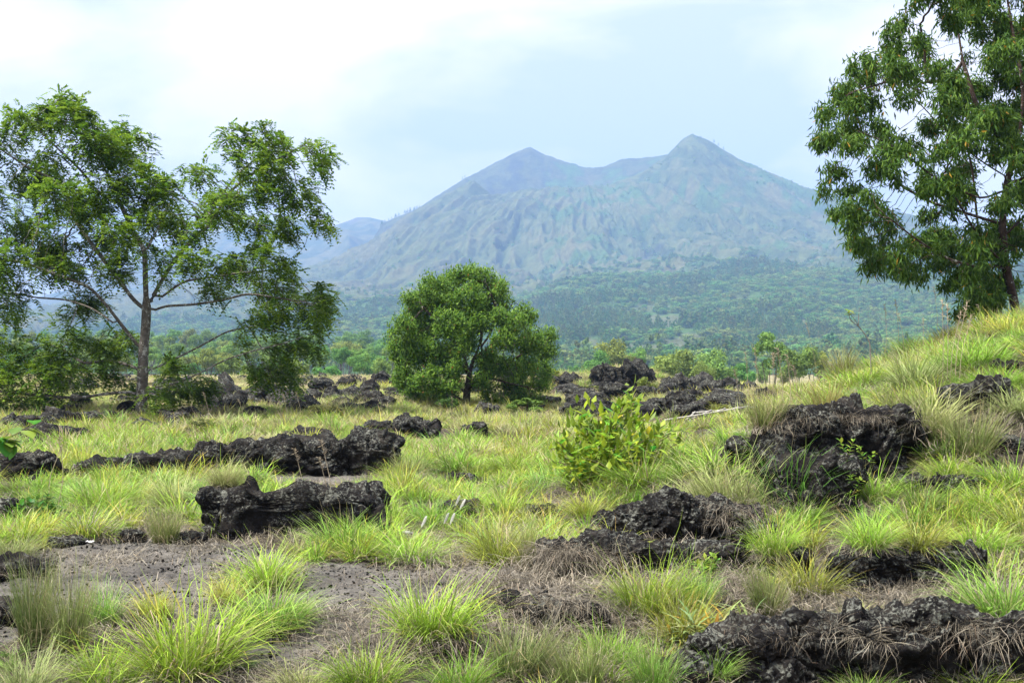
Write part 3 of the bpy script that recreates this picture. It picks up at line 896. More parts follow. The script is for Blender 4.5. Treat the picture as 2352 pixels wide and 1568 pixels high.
rock(1880, 1190, 210, 1055, 'black broken lava at the foot of the steep outcrop', LR, 6, .6)
rock(2060, 1060, 170, 935, 'black lava shoulder at the uphill end of the lichened outcrop', LR, 6, .6)
rock(2090, 1352, 360, 1262, 'long black lava face enlarged to darken the back of the earth hollow', LR, 6, .3)  # rock made large so its black stands for the dark of the hollow
rock(1950, 1520, 220, 1420, 'black lava brow in the middle of the bottom bank', LR, 6, .4)
rock(2230, 1530, 240, 1425, 'black lava brow at the right end of the bottom bank', LR, 6, .4)
rock(230, 1100, 130, 1058, 'low brown-black lava hump in the dry grass left of the lichened low rock', LR, 5, .6)
rock(110, 1020, 150, 985, 'broken black lava hump behind the heart-leaved twig', LR, 5, .6)
rock(700, 1015, 130, 990, 'dark lava hump just behind the long ridge', LR, 5, .6)
rock(880, 1000, 90, 970, 'dark lava hump between the ridge and the lone boulder', LR, 5, .6)
rock(2215, 1135, 110, 1092, 'added dark lava stone making a dark gap deep in the grass right of the outcrop', LR, 5, .7)  # added so its black breaks the slope grass with a dark gap
rock(2090, 1135, 90, 1100, 'added dark lava stone making a dark gap under the grass below the lichened outcrop', LR, 5, .7)  # added likewise, its black stands for a dark gap in the turf
rock(2320, 1045, 90, 1005, 'added dark lava hump making a dark gap in the slope grass at the frame edge', LR, 5, .7)  # added likewise for broken darkness on the slope
rock(1800, 1330, 130, 1262, 'black lava step in the shade between two lime tussocks on the bank', LR, 5, .7)
rock(1395, 1215, 70, 1180, 'small dark lava stone under bright grass below the shrub', LR, 5, .7)
# rock heap and stones on the far field
FR = 'black lava stones scattered over the far field'
_gp = G(1630, 985); ROCK_FOOT.append((_gp[0], _gp[1], 1.6, 1.4))
rock(1420, 905, 105, 838, 'large black lava heap with a bush growing on it', FR, 6, .8)
rock(1462, 880, 70, 834, 'pointed top of the large black lava heap', FR, 5, .8)
rock(1385, 890, 64, 848, 'rough shoulder of the large black lava heap', FR, 5, .8)
rock(1438, 925, 110, 885, 'broad dark foot of the large black lava heap', FR, 5, .6)
rock(1368, 950, 76, 912, 'black lava stone just behind the tips of the leafy shrub', FR, 5, .8)
rock(1560, 912, 74, 868, 'tall black lava stone behind the upright green reeds', FR, 5, .8)
rock(1565, 950, 70, 905, 'dark lava stone behind the white poles', FR, 5, .8)
rock(1653, 898, 28, 872, 'smooth grey egg-shaped lava stone on the far field', FR, 5, .9, .5)
rock(1736, 890, 26, 858, 'dark upright lava stone under the loose-crowned tree', FR, 4, .9)
rock(1091, 912, 42, 872, 'upright dark lava stone beside the trunk of the round tree', FR, 5, .9)
rock(735, 902, 46, 872, 'dark square lava stone under the drooping branch tips', FR, 5, .8)
rock(872, 884, 44, 858, 'spiky lava stone on the skyline beside the round tree', FR, 5, .8)
rock(1293, 888, 90, 862, 'dark lava bank beside the yellow bush', FR, 5, .6)
far_xy = [(793,895,38,14),(829,884,28,11),(816,908,18,13),(848,905,34,20),(766,925,36,16),(930,912,54,26),(960,928,40,18),(1178,884,44,20),
 (1336,862,46,16),(1345,910,60,14),(1300,905,50,14),(1610,900,66,26),(1682,896,44,18),(1665,914,66,12),(1674,936,74,20),(1716,904,46,18),(1634,942,56,20),(1590,925,40,18),
 (1120,955,50,20),(1330,935,40,14),(1490,915,44,18),(1510,945,40,18),(1700,950,40,16),
 (518,912,60,28),(512,935,52,22),(482,956,58,26),(533,946,58,26),(560,925,40,18),(608,928,52,28),(648,925,40,16),(662,938,62,24),(694,946,54,24),(720,915,40,14),(792,880,30,10),
 (378,970,48,18),(407,978,48,18),(432,965,46,20),(460,975,40,14),(288,957,50,22),(120,984,60,30),(178,980,58,24),(212,980,44,20),(246,974,36,16),(60,990,60,24),(20,985,40,20),
 (585,955,40,14),(640,905,36,12),(690,895,34,12),(470,915,30,12),(880,935,40,14),(905,915,30,12),(1020,930,40,18),(1150,925,40,14),
 (260,935,40,12),(340,985,44,14),(100,960,36,12),(1255,935,44,14),(1215,945,40,14)]
_rq = RS(55)
for _ in range(120):
    if _rq.uniform() < .62: a_ = _rq.uniform(120, 920)
    else: a_ = _rq.uniform(1275, 1760)
    b_ = 872 + 85 * _rq.uniform() ** 1.3 + (8 if a_ > 1200 else 0)
    w_ = _rq.uniform(16, 42) * (b_ - 830) / 90 + 8
    far_xy.append((a_, b_, w_, w_ * _rq.uniform(.3, .5)))
_fm = [rock_mesh(900 + i, 1, .8, .8, 4, 1.15) for i in range(7)]
for i, (a, b, w, h) in enumerate(far_xy):
    rng = random.Random(i)
    g = G(a, b); m = g[1] / F
    o = link('lava_rock', _fm[i % 7], None, (g[0], g[1] + w * m * .3, g[2] + h * m * .38), (rng.uniform(-.2, .2), rng.uniform(-.2, .2), rng.uniform(0, 6.28)),
             (w * m * .74, w * m * .62, h * m * 1.3))
    ROCK_FOOT.append((g[0], g[1] + w * m * .3, w * m * .45, w * m * .4))
    where = ('below the drooping left branches of the feathery tree' if a < 330 else 'just right of the feathery tree trunk' if a < 480 else 'under the right-hand branches of the feathery tree' if a < 700 else
             'between the feathery and the round tree' if a < 900 else 'beneath the round tree' if a < 1270 else 'around the large lava heap' if a < 1530 else 'in the far field behind the white poles')
    tag(o, ('%s rough black lava stone ' % ('low' if h < 15 else 'middling' if h < 21 else 'bulky')) + where, 'rock', FR)
from mathutils.bvhtree import BVHTree
_bv = []; _bf = []; _k = 0
for o in [o for o in COL.objects if o.name.startswith('lava_rock') and len(o.data.vertices) > 700 and o.location.y < 16]:
    me = o.data; nv = len(me.vertices); co = np.empty(nv * 3, np.float32); me.vertices.foreach_get('co', co); co = co.reshape(-1, 3)
    if o.location.y > 15: continue
    tri = np.empty(len(me.loops), np.int32); me.loops.foreach_get('vertex_index', tri)
    _bv.append(co + np.array(o.location)); _bf.append(tri.reshape(-1, 3) + _k); _k += nv
BV = BVHTree.FromPolygons(np.concatenate(_bv).tolist(), np.concatenate(_bf).tolist())
def on_rock(a, b):
    """point and outward normal where a line of sight meets a near rock, or None"""
    d = Vector(((a - CX) / F, 1.0, -(b - HY) / F)).normalized()
    h = BV.ray_cast(Vector((0, 0, CAMZ)), d)
    return h
# ------------------------------------------------------------------ named grass tussocks
ntus = 0
def tussock(vx, vyb, w, h, pal, label, skirt=1.0, Yset=None, group='grass tussocks standing apart'):
    global ntus
    ntus += 1
    g = G(vx, vyb)
    if Yset: g = np.array([(vx - CX) / F * Yset, Yset, CAMZ - (vyb - HY) / F * Yset])
    h_ = on_rock(vx, vyb)
    if h_[0] is not None and h_[0].y < g[1] - .02 and h_[1].z > .15:      # it grows on the rock itself
        g = np.array([h_[0].x, h_[0].y + .06, h_[0].z - .01])
    m = g[1] / F
    sw = w * m / 0.98; sh = h * m / 0.60
    rz = random.Random(ntus).uniform(0, 6.28)
    o = link('grass_tussock', TUS[pal, ntus % 3], None, (g[0], g[1], g[2] - 0.02), (0, 0, rz), (sw, sw, sh))
    if skirt:
        d = link('dead_blades', SKIRT[ntus % 3], o, (0, 0, 0), (0, 0, 1.0), (skirt, skirt, skirt * 0.9 * min(1.6, sw / sh)))
    tag(o, label, 'grass tussock', group)
    return o
T = tussock
T(420, 1562, 380, 235, 'lime', 'big lime-green tussock spreading over the bottom edge of the frame')
T(612, 1352, 210, 120, 'lime', 'bright tussock on the bare track, the farther of the stacked pair')
T(620, 1455, 250, 150, 'green', 'bright green tussock on the track, the nearer of the stacked pair')
T(525, 1390, 120, 90, 'yellow', 'small yellowish tussock against the left of the stacked pair on the track')
T(985, 1475, 270, 190, 'lime', 'wide lime-green tussock alone on the track beside the dark ledge', 1.1)
T(790, 1272, 210, 115, 'green', 'green tussock on the far rim of the bare track below the slab')
T(945, 1296, 200, 90, 'lime', 'low lime tussock on the track rim beside the white plumes')
T(1150, 1298, 200, 130, 'yellow', 'yellow-green tussock at the end of the track rim')
T(1230, 1290, 150, 110, 'lime', 'lime tussock leaning against the dead-grass hump')
T(850, 1590, 220, 150, 'lime', 'lime tussock cut by the bottom edge below the track')
T(240, 1435, 120, 120, 'green', 'small upright green tussock on the near side of the track')
T(358, 1425, 120, 105, 'yellow', 'small yellow-green tussock just behind the big one at the bottom')
T(80, 1490, 160, 200, 'olive', 'tall brown-green tussock of thin stems at the bottom corner', .8)
T(165, 1505, 150, 190, 'olive', 'brown-stemmed tussock beside the tall one in the bottom corner', .8)
T(1490, 1425, 230, 185, 'lime', 'large bright tussock growing below the knobbly lava block', 1.1)
T(1600, 1400, 130, 140, 'green', 'fresh green tussock hiding the smooth lava step')
T(1560, 1470, 180, 140, 'yellow', 'yellow-green tussock above the narrow-leaved plant')
T(2310, 1450, 320, 200, 'green', 'big green tussock with long arching blades at the right edge', 1.1)
T(1675, 1188, 240, 170, 'pale', 'pale tussock with a thick skirt of dead grass over the lava ledge', 1.7)
T(1805, 1178, 200, 165, 'green', 'green tussock with long grey hanging skirt beside the outcrop', 1.8)
T(1900, 985, 150, 100, 'rust', 'rust-tipped tussock growing on top of the black outcrop', 1.3)
T(2130, 1010, 220, 140, 'pale', 'ragged pale tussock with dead blades beside the lichened outcrop', 1.5)
T(2230, 1060, 190, 120, 'olive', 'straggly tussock on the slope right of the outcrop', 1.4)
T(2090, 910, 190, 110, 'pale', 'silvery pale tussock above the lichened outcrop', 1.2)
T(2010, 1150, 160, 90, 'lime', 'lime tussock on the slope just below the lower lava block')
T(2120, 1180, 170, 100, 'green', 'green tussock halfway down the right-hand slope')
T(2260, 1180, 180, 100, 'lime', 'lime tussock halfway down the slope near the frame edge')
T(2000, 1258, 180, 100, 'lime', 'lime tussock on the brow above the brown earth hollow')
T(2110, 1262, 180, 95, 'yellow', 'yellow-orange tipped tussock over the middle of the earth hollow')
T(2240, 1275, 180, 105, 'lime', 'lime tussock over the far end of the earth hollow')
T(1780, 1275, 140, 110, 'lime', 'small lime tussock in front of the grey hanging skirt')
T(1860, 1365, 200, 110, 'yellow', 'yellow-green tussock between the lava steps and the earth hollow', 1.2)
T(1770, 1415, 130, 115, 'olive', 'grey-green tussock at the near end of the dead-grass shelf', 1.2)
T(2165, 1345, 100, 90, 'green', 'thin green tussock in the mouth of the earth hollow', .6)
T(510, 1118, 120, 75, 'pale', 'round pale tussock in front of the long lava ridge')
T(945, 1098, 120, 62, 'pale', 'round silvery tussock beside the end of the long lava ridge')
T(1170, 1090, 150, 65, 'lime', 'lime tussock in the middle of the meadow, left of the leafy shrub')
T(1165, 1190, 140, 85, 'lime', 'lime tussock beside the dark hump in the middle of the meadow')
T(1350, 1195, 170, 85, 'yellow', 'bright yellow-green tussock below the leafy shrub')
T(1480, 1120, 190, 85, 'lime', 'lime tussock at the right foot of the leafy shrub')
T(280, 1032, 110, 62, 'lime', 'round lime tussock at the foot of the large feathery tree')
T(360, 1048, 80, 50, 'green', 'little green tussock by the scrap of white litter')
T(230, 1180, 170, 110, 'lime', 'tall lime tussock behind the small green bush')
T(310, 1160, 140, 80, 'yellow', 'yellow-green tussock in front of the low lichened rock')
T(400, 1170, 150, 90, 'pale', 'pale drooping tussock left of the flat-faced slab', 1.2)
T(1205, 1310, 80, 95, 'olive', 'small tuft of brown upright stems on the end of the track', .6)
T(380, 1246, 110, 80, 'olive', 'tuft of thin brown stems on the far rim of the track', .5)
T(1500, 1600, 150, 170, 'green', 'upright green tussock cut by the bottom edge near the lava bank')
T(1180, 1560, 230, 120, 'olive', 'thin olive tussock at the bottom edge below the dark ledge', .9)
T(2000, 830, 130, 60, 'lime', 'small tussock on the crest of the slope by the dead sapling')
T(1930, 880, 120, 75, 'olive', 'grey-green tussock on the shoulder of the slope', 1.2)
T(2100, 815, 130, 60, 'green', 'green tussock on the crest against the blue forest')
T(2240, 860, 200, 100, 'lime', 'big bright tussock high on the slope above the dark hump', 1.2)
T(2320, 780, 180, 80, 'yellow', 'yellow-lime tussock on the crest at the frame edge')
T(1760, 985, 140, 90, 'olive', 'olive tussock with dry stems left of the outcrop top', 1.2)

T(700, 1610, 200, 120, 'pale', 'pale tussock at the bottom edge between the big one and the cut lime one', 1.2)
T(1060, 1600, 190, 130, 'lime', 'lime tussock at the bottom edge under the wide one on the track')
T(1340, 1600, 190, 150, 'olive', 'olive-brown tussock at the bottom edge below the hung ledge', 1.2)
T(1400, 1530, 150, 120, 'lime', 'narrow lime tussock between the hung ledge and the narrow-leaved plant', 1.1)
T(250, 1590, 220, 150, 'lime', 'lime tussock at the bottom edge left of the big one')
T(60, 1610, 200, 140, 'pale', 'pale dry tussock in the very bottom corner', 1.3)
T(2250, 1600, 200, 110, 'lime', 'lime tussock at the bottom edge in front of the dark bank')
T(1990, 1620, 170, 100, 'green', 'green tussock at the bottom edge below the dead-grass mat')
T(2335, 1130, 200, 100, 'lime', 'lime tussock on the steep slope at the frame edge below the lava hump', 1.2)
T(2340, 1225, 190, 100, 'yellow', 'yellow-lime tussock at the frame edge above the big arching one', 1.2)
T(2180, 1110, 150, 85, 'lime', 'lime tussock beside the lava stone deep in the slope grass', 1.2)
T(2330, 960, 180, 90, 'pale', 'pale tussock on the slope at the frame edge beside the dark hump', 1.4)
T(2290, 900, 150, 80, 'lime', 'lime tussock just above the dark hump high on the slope', 1.2)
T(1850, 1210, 150, 90, 'lime', 'lime tussock at the foot of the broken lava below the outcrop', 1.2)
T(1960, 1435, 130, 60, 'pale', 'low pale tuft on the brow of the bottom bank', 1.3)
T(2080, 960, 130, 70, 'olive', 'olive tuft on the brow of the lichened outcrop', 1.4)
T(1560, 1165, 110, 60, 'pale', 'pale tuft behind the tall knobbly lava block', 1.3)
T(2180, 1420, 90, 50, 'pale', 'tiny pale tuft on the dead-grass shelf', 1.0)
T(1640, 1560, 130, 90, 'green', 'thin green tuft in front of the craggy lava bank', .8)
T(700, 1420, 90, 60, 'pale', 'little faded tuft alone on the bare track', 1.0)
T(30, 1290, 130, 80, 'pale', 'pale tussock on the rim of the track at the frame edge', 1.0)
# ------------------------------------------------------------------ grass cover
rng = RS(4)
def cover(n, y0, y1, margin, keep_bare, dens_noise, shrink=.72, base=.72, amp=1.0):
    x, y = wedge(rng, n, y0, y1, margin)
    k = off_rocks(x, y, shrink)
    b = bare_at(x, y)
    k &= ~b | (rng.uniform(size=n) < keep_bare)
    d = fb2(x * dens_noise, y * dens_noise, 3, 91)
    k &= rng.uniform(size=n) < np.clip(base + d * amp, .05, 1)
    return x[k], y[k]
def kinds(x, y, table):
    """pick a source by broad patches of the meadow plus chance"""
    f = fb2(x * .55, y * .3, 3, 95) * .7 + rng.normal(0, .3, len(x)) + .47 - .68 * sstep(14, 40, y)
    q = np.clip(((f + 1.0) / 2.0 * len(table)).astype(int), 0, len(table) - 1)
    pal = np.array(table)[q]
    return pal * 2 + rng.randint(0, 2, len(x))
LIST = ['lime', 'green', 'yellow', 'pale', 'olive', 'straw']
ORD = [5, 4, 3, 3, 2, 0, 0, 0, 1]              # straw .. green
x, y = cover(5600, 5.6, 19.5, 1.6, .004, .9, .8, .42, 1.8)
zq = H(x, y); vxq, vyq = proj(x, y, zq)
k = rng.uniform(size=len(x)) < np.where(vyq > 1330, .28, 1.0)
x, y, vyq = x[k], y[k], vyq[k]
z = H(x, y)
s = rng.uniform(.5, 1.15, len(x)) * np.where(vyq > 1330, .62, 1) * np.where(rng.uniform(size=len(x)) < .2, 1.35, 1)
scatter('meadow_grass', C_NEAR, np.stack([x, y, z - .015], 1), np.stack([rng.normal(0, .12, len(x)), rng.normal(0, .12, len(x)), rng.uniform(0, 6.28, len(x))], 1),
        np.stack([s, s, s * rng.uniform(.65, 1.15, len(x))], 1), kinds(x, y, ORD), 'short lime and straw grass covering the near meadow and bank')
x, y = cover(15000, 18.5, 62, 3, .5, .35)
z = H(x, y); s = rng.uniform(.55, 1.25, len(x))
scatter('field_grass', C_MID, np.stack([x, y, z - .02], 1), np.stack([rng.normal(0, .1, len(x)), rng.normal(0, .1, len(x)), rng.uniform(0, 6.28, len(x))], 1),
        np.stack([s, s, s * rng.uniform(.55, 1.0, len(x))], 1), kinds(x, y, ORD), 'pale straw and green grass between the lava stones of the field')
x, y = cover(9000, 58, 150, 6, 1, .1)
z = H(x, y); s = rng.uniform(.7, 1.4, len(x))
scatter('straw_grass', C_FAR, np.stack([x, y, z - .03], 1), np.stack([x * 0, x * 0, rng.uniform(0, 6.28, len(x))], 1),
        np.stack([s, s, s * rng.uniform(.5, .9, len(x))], 1), rng.choice([0, 1, 2, 3, 3, 0], len(x)), 'pale straw grass on the far edge of the lava field')
# dead grass mats: on the shelf, round the track and wherever the turf is thin
x1, y1 = wedge(rng, 9000, 5.6, 17, 1.5)
vx1, vy1 = proj(x1, y1, H(x1, y1))
dn = fb2(x1 * 1.3, y1 * 1.3, 3, 97)
shelf = in_poly(vx1, vy1, [(1820,1350),(2260,1345),(2300,1440),(2380,1600),(1650,1600),(1700,1420)])
near = (vy1 > 1335) & ~shelf
trk = bare_at(x1, y1)
pr = np.where(shelf, .5, np.where(near, np.clip(.25 + dn * .9 + .2 * (vx1 > 720), .0, .8), np.where(trk, .03, .22)))
pr = np.where((vx1 < 1000) & trk & (vy1 < 1400), .06, pr)
k = (rng.uniform(size=len(x1)) < pr)
x1, y1 = x1[k], y1[k]; s = rng.uniform(.6, 1.25, len(x1))
scatter('dead_grass', C_DEAD, np.stack([x1, y1, H(x1, y1)], 1), np.stack([rng.normal(0, .15, len(x1)), rng.normal(0, .15, len(x1)), rng.uniform(0, 6.28, len(x1))], 1),
        np.stack([s, s, s], 1), rng.randint(0, 4, len(x1)), 'grey matted dead grass on the shelf and around the track')
# dead grass hanging over the lava bank and ledges
hp = []
for (a0, a1, b0, b1, n) in ((1700,2350,1425,1480,26),(1250,1420,1256,1285,45),(1100,1400,1376,1400,40),(1640,1900,1150,1200,40),(1790,2100,950,975,24),(1250,1300,1256,1285,4)):
    for i in range(n):
        h = on_rock(rng.uniform(a0, a1), rng.uniform(b0, b1))
        if h[0] is None: continue
        hp.append(tuple(h[0] + h[1] * .01))
hp = np.array(hp)
s = rng.uniform(.5, 1.15, len(hp))
scatter('hanging_dead_grass', C_HANG, hp, np.stack([rng.normal(.15, .15, len(hp)), rng.normal(0, .15, len(hp)), rng.uniform(0, 6.28, len(hp))], 1),
        np.stack([s, s, s], 1), rng.randint(0, 4, len(hp)), 'grey dead grass hanging over the lava ledges')
# grit and pebbles on the bare track
x1, y1 = wedge(rng, 26000, 6.0, 13, 1.0)
k = bare_at(x1, y1)
x1, y1 = x1[k], y1[k]; s = .004 + .011 * rng.uniform(size=len(x1)) ** 3
scatter('pebbles', C_PEB, np.stack([x1, y1, H(x1, y1) + s * .3], 1), rng.uniform(0, 6.28, (len(x1), 3)) * np.array([.1, .1, 1]), np.stack([s, s, s], 1), rng.randint(0, 3, len(x1)),
        'loose volcanic grit on the bare track')
# ------------------------------------------------------------------ trees grown towards the places their foliage fills
def resample(pts, step):
    pts = np.asarray(pts, float)
    d = np.concatenate([[0], np.cumsum(np.linalg.norm(np.diff(pts, axis=0), axis=1))])
    n = max(2, int(d[-1] / step) + 1)
    t = np.linspace(0, d[-1], n)
    # gentle smoothing so traced limbs bend instead of breaking
    out = np.stack([np.interp(t, d, pts[:, k]) for k in range(3)], 1)
    for _ in range(2):
        out[1:-1] = (out[:-2] + 2 * out[1:-1] + out[2:]) / 4
    return out

def grow(limbs, attr, step, infl, kill, rng, iters=200, trop=(0, 0, 0)):
    """limbs: list of 3D polylines, the first is the trunk; later ones spring from the nearest earlier node"""
    pos = []; par = []; lim = []
    for li, pl in enumerate(limbs):
        p = resample(pl, step)
        if li == 0:
            prev = -1; st = 0
        else:
            A = np.array(pos); prev = int(np.argmin(((A - p[0]) ** 2).sum(1))); st = 1
        for q in p[st:]:
            pos.append(q); par.append(prev); lim.append(li); prev = len(pos) - 1
    pos = np.array(pos)
    n_lead = len(pos)
    par = list(par); lim = list(lim)
    live = np.ones(len(attr), bool)
    d2 = ((attr[:, None] - pos[None]) ** 2).sum(-1)
    near = d2.argmin(1); nd = d2.min(1)
    trop = np.array(trop)
    P = [pos]
    npos = len(pos)
    allpos = pos
    for it in range(iters):
        sel = live & (nd < infl * infl)
        if not sel.any(): break
        nn = near[sel]; v = attr[sel] - allpos[nn]
        v /= np.linalg.norm(v, axis=1)[:, None] + 1e-9
        u, invx = np.unique(nn, return_inverse=True)
        acc = np.zeros((len(u), 3)); np.add.at(acc, invx, v)
        acc /= np.linalg.norm(acc, axis=1)[:, None] + 1e-9
        acc += rng.normal(0, .16, acc.shape) + trop
        acc /= np.linalg.norm(acc, axis=1)[:, None] + 1e-9
        new = allpos[u] + acc * step
        par += [int(k) for k in u]; lim += [lim[int(k)] for k in u]
        base = len(allpos)
        allpos = np.concatenate([allpos, new])
        dn = ((attr[:, None] - new[None]) ** 2).sum(-1)
        m = dn.min(1); am = dn.argmin(1)
        up = m < nd
        nd[up] = m[up]; near[up] = base + am[up]
        live &= nd > kill * kill
        # nodes that keep growing nowhere are dropped by killing their attractors slowly
        if it > 12 and it % 10 == 0:
            live &= rng.uniform(size=len(live)) > .04
    return allpos, np.array(par), np.array(lim), n_lead

def tree_skeleton(pos, par, r_tip, expo, r_base):
    n = len(pos)
    acc = np.zeros(n); kids = np.zeros(n, int); tipd = np.zeros(n)
    for i in range(n - 1, -1, -1):
        if kids[i] == 0: acc[i] = r_tip ** expo
        p = par[i]
        if p >= 0:
            acc[p] += acc[i]; kids[p] += 1
            tipd[p] = max(tipd[p], tipd[i] + np.linalg.norm(pos[i] - pos[p]))
    r = acc ** (1 / expo)
    r *= np.where(r > r_tip * 1.5, 1, 1)
    k = math.log(r_base / r_tip) / max(1e-6, math.log(r[0] / r_tip))
    r = r_tip * (r / r_tip) ** k
    return r, kids, tipd

def tubes(pos, par, lim, r, kids, sides=6):
    """one tube per chain; returns {limb: (verts, quads)}"""
    n = len(pos)
    ch = [[] for _ in range(n)]
    for i in range(n):
        if par[i] >= 0: ch[par[i]].append(i)
    out = {}
    stack = [(0, -1)]
    while stack:
        s, p = stack.pop()
        chain = ([p] if p >= 0 else []) + [s]
        rr = [min(r[s] * 1.0, r[p]) if p >= 0 else r[s]] + ([r[s]] if p >= 0 else [])
        c = s
        while ch[c]:
            big = max(ch[c], key=lambda q: r[q])
            for q in ch[c]:
                if q != big: stack.append((q, c))
            chain.append(big); rr.append(r[big]); c = big
        if len(chain) < 2: continue
        pts = pos[chain]; rad = np.array(rr)
        t = np.gradient(pts, axis=0); t /= np.linalg.norm(t, axis=1)[:, None] + 1e-9
        ref = np.array([0.31, 0.17, 0.93]); u = np.cross(t, ref); u /= np.linalg.norm(u, axis=1)[:, None] + 1e-9
        w = np.cross(t, u)
        ns = sides if rad[0] > .02 else 3
        a = np.arange(ns) * 2 * math.pi / ns
        ring = pts[:, None] + rad[:, None, None] * (np.cos(a)[None, :, None] * u[:, None] + np.sin(a)[None, :, None] * w[:, None])
        V, Q, k = out.setdefault(int(lim[s]), ([], [], [0]))
        b = k[0]
        m = len(chain)
        idx = b + np.arange(m * ns).reshape(m, ns)
        nx = np.roll(idx, -1, 1)
        Q.append(np.stack([idx[:-1], nx[:-1], nx[1:], idx[1:]], -1).reshape(-1, 4))
        V.append(ring.reshape(-1, 3)); k[0] += m * ns
    return {l: (np.concatenate(v), np.concatenate(q)) for l, (v, q, k) in out.items()}

def frames(d, rng, roll=None):
    """orthonormal axes from directions d: along, side, normal"""
    d = d / (np.linalg.norm(d, axis=1)[:, None] + 1e-9)
    ref = rng.normal(size=d.shape) if roll is None else np.tile(roll, (len(d), 1))
    s = np.cross(d, ref); s /= np.linalg.norm(s, axis=1)[:, None] + 1e-9
    return d, s, np.cross(d, s)

def leaf_quads(p, d, s, nrm, L, W, cup=0.15):
    """pointed leaves: 4-corner kites bent along the midrib (2 quads)"""
    L = L[:, None]; W = W[:, None]
    a = p; tip = p + d * L - nrm * L * .12
    m = p + d * L * .45
    l = m + s * W + nrm * W * cup; r = m - s * W + nrm * W * cup
    v = np.stack([a, l, tip, r], 1).reshape(-1, 3)
    k = (np.arange(len(p)) * 4)[:, None]
    f = np.concatenate([k + np.array([0, 1, 2]), k + np.array([0, 2, 3])], 0)
    return v, f

def leaf_colors(rng, n, base, var=.25, light=None, lf=.25, odd=None, of=.02):
    c = np.tile(np.array(base), (n, 1))
    if light is not None:
        m = rng.uniform(size=n)[:, None] ** 1.5 * lf * 2
        c = c * (1 - m) + np.array(light) * m
    if odd is not None:
        k = rng.uniform(size=n) < of
        c[k] = np.array(odd)
    return c * rng.uniform(1 - var, 1 + var, n)[:, None]

def blob_attr(rng, blobs, base, Y, depth, n_per, cc=None, both=1.0):
    """points filling foliage clumps; clumps get their own distance from the viewer"""
    out = []
    b = np.array(blobs, float)
    cx, cy = (b[:, 0].mean(), b[:, 1].mean()) if cc is None else cc[:2]
    Rx = max(abs(b[:, 0] - cx).max(), 1) if cc is None else cc[2]
    Ry = max(abs(b[:, 1] - cy).max(), 1) if cc is None else cc[3]
    for (x, y, rx, ry) in blobs:
        e = max(0.12, 1 - ((x - cx) / Rx) ** 2 - ((y - cy) / Ry) ** 2)
        for rep in range(2):
            if rep and rng.uniform() > both: continue
            dy = rng.uniform(-1, 1) * depth * math.sqrt(e)
            if both >= 1: dy = -abs(dy) if rep == 0 else abs(dy) * .9
            n = max(4, int(n_per * rx * ry / 2500))
            q = rng.normal(size=(n, 3)); q /= np.linalg.norm(q, axis=1)[:, None]
            q *= rng.uniform(.35, 1, n)[:, None] ** (1 / 2.2)
            yy = Y + dy
            m = Y / F
            px = (x - CX) / F * Y + q[:, 0] * rx * m
            pz = CAMZ - (y - HY) / F * Y + q[:, 2] * ry * m
            out.append(np.stack([px, yy + q[:, 1] * (rx + ry) / 2 * m, pz], 1))
    return np.concatenate(out)

def P3(pts, Y, dys):
    """traced limb: layout points at distance Y plus an offset in depth"""
    d = np.interp(np.linspace(0, 1, len(pts)), np.linspace(0, 1, len(dys)), dys)
    return np.array([[(a - CX) / F * Y, Y + o, CAMZ - (b - HY) / F * Y] for (a, b), o in zip(pts, d)])

def finish_tree(name, label, group, base, pos, par, lim, nlead, rr, bark, leaves, leafmat, sides=7):
    r, kids, tipd = rr
    root = link(name, None, None, tuple(base))
    root.empty_display_size = .5
    tag(root, label, 'tree', group)
    off = np.array(base)
    tb = tubes(pos - off, par, lim, r, kids, sides)
    for l in sorted(tb):
        v, q = tb[l]
        link('trunk' if l == 0 else 'limb', mesh_np('trunk' if l == 0 else 'limb', v, q, bark, None, True), root)
    v, f, c = leaves
    link('crown', mesh_np('crown', v - off, f, leafmat, c), root)
    return root

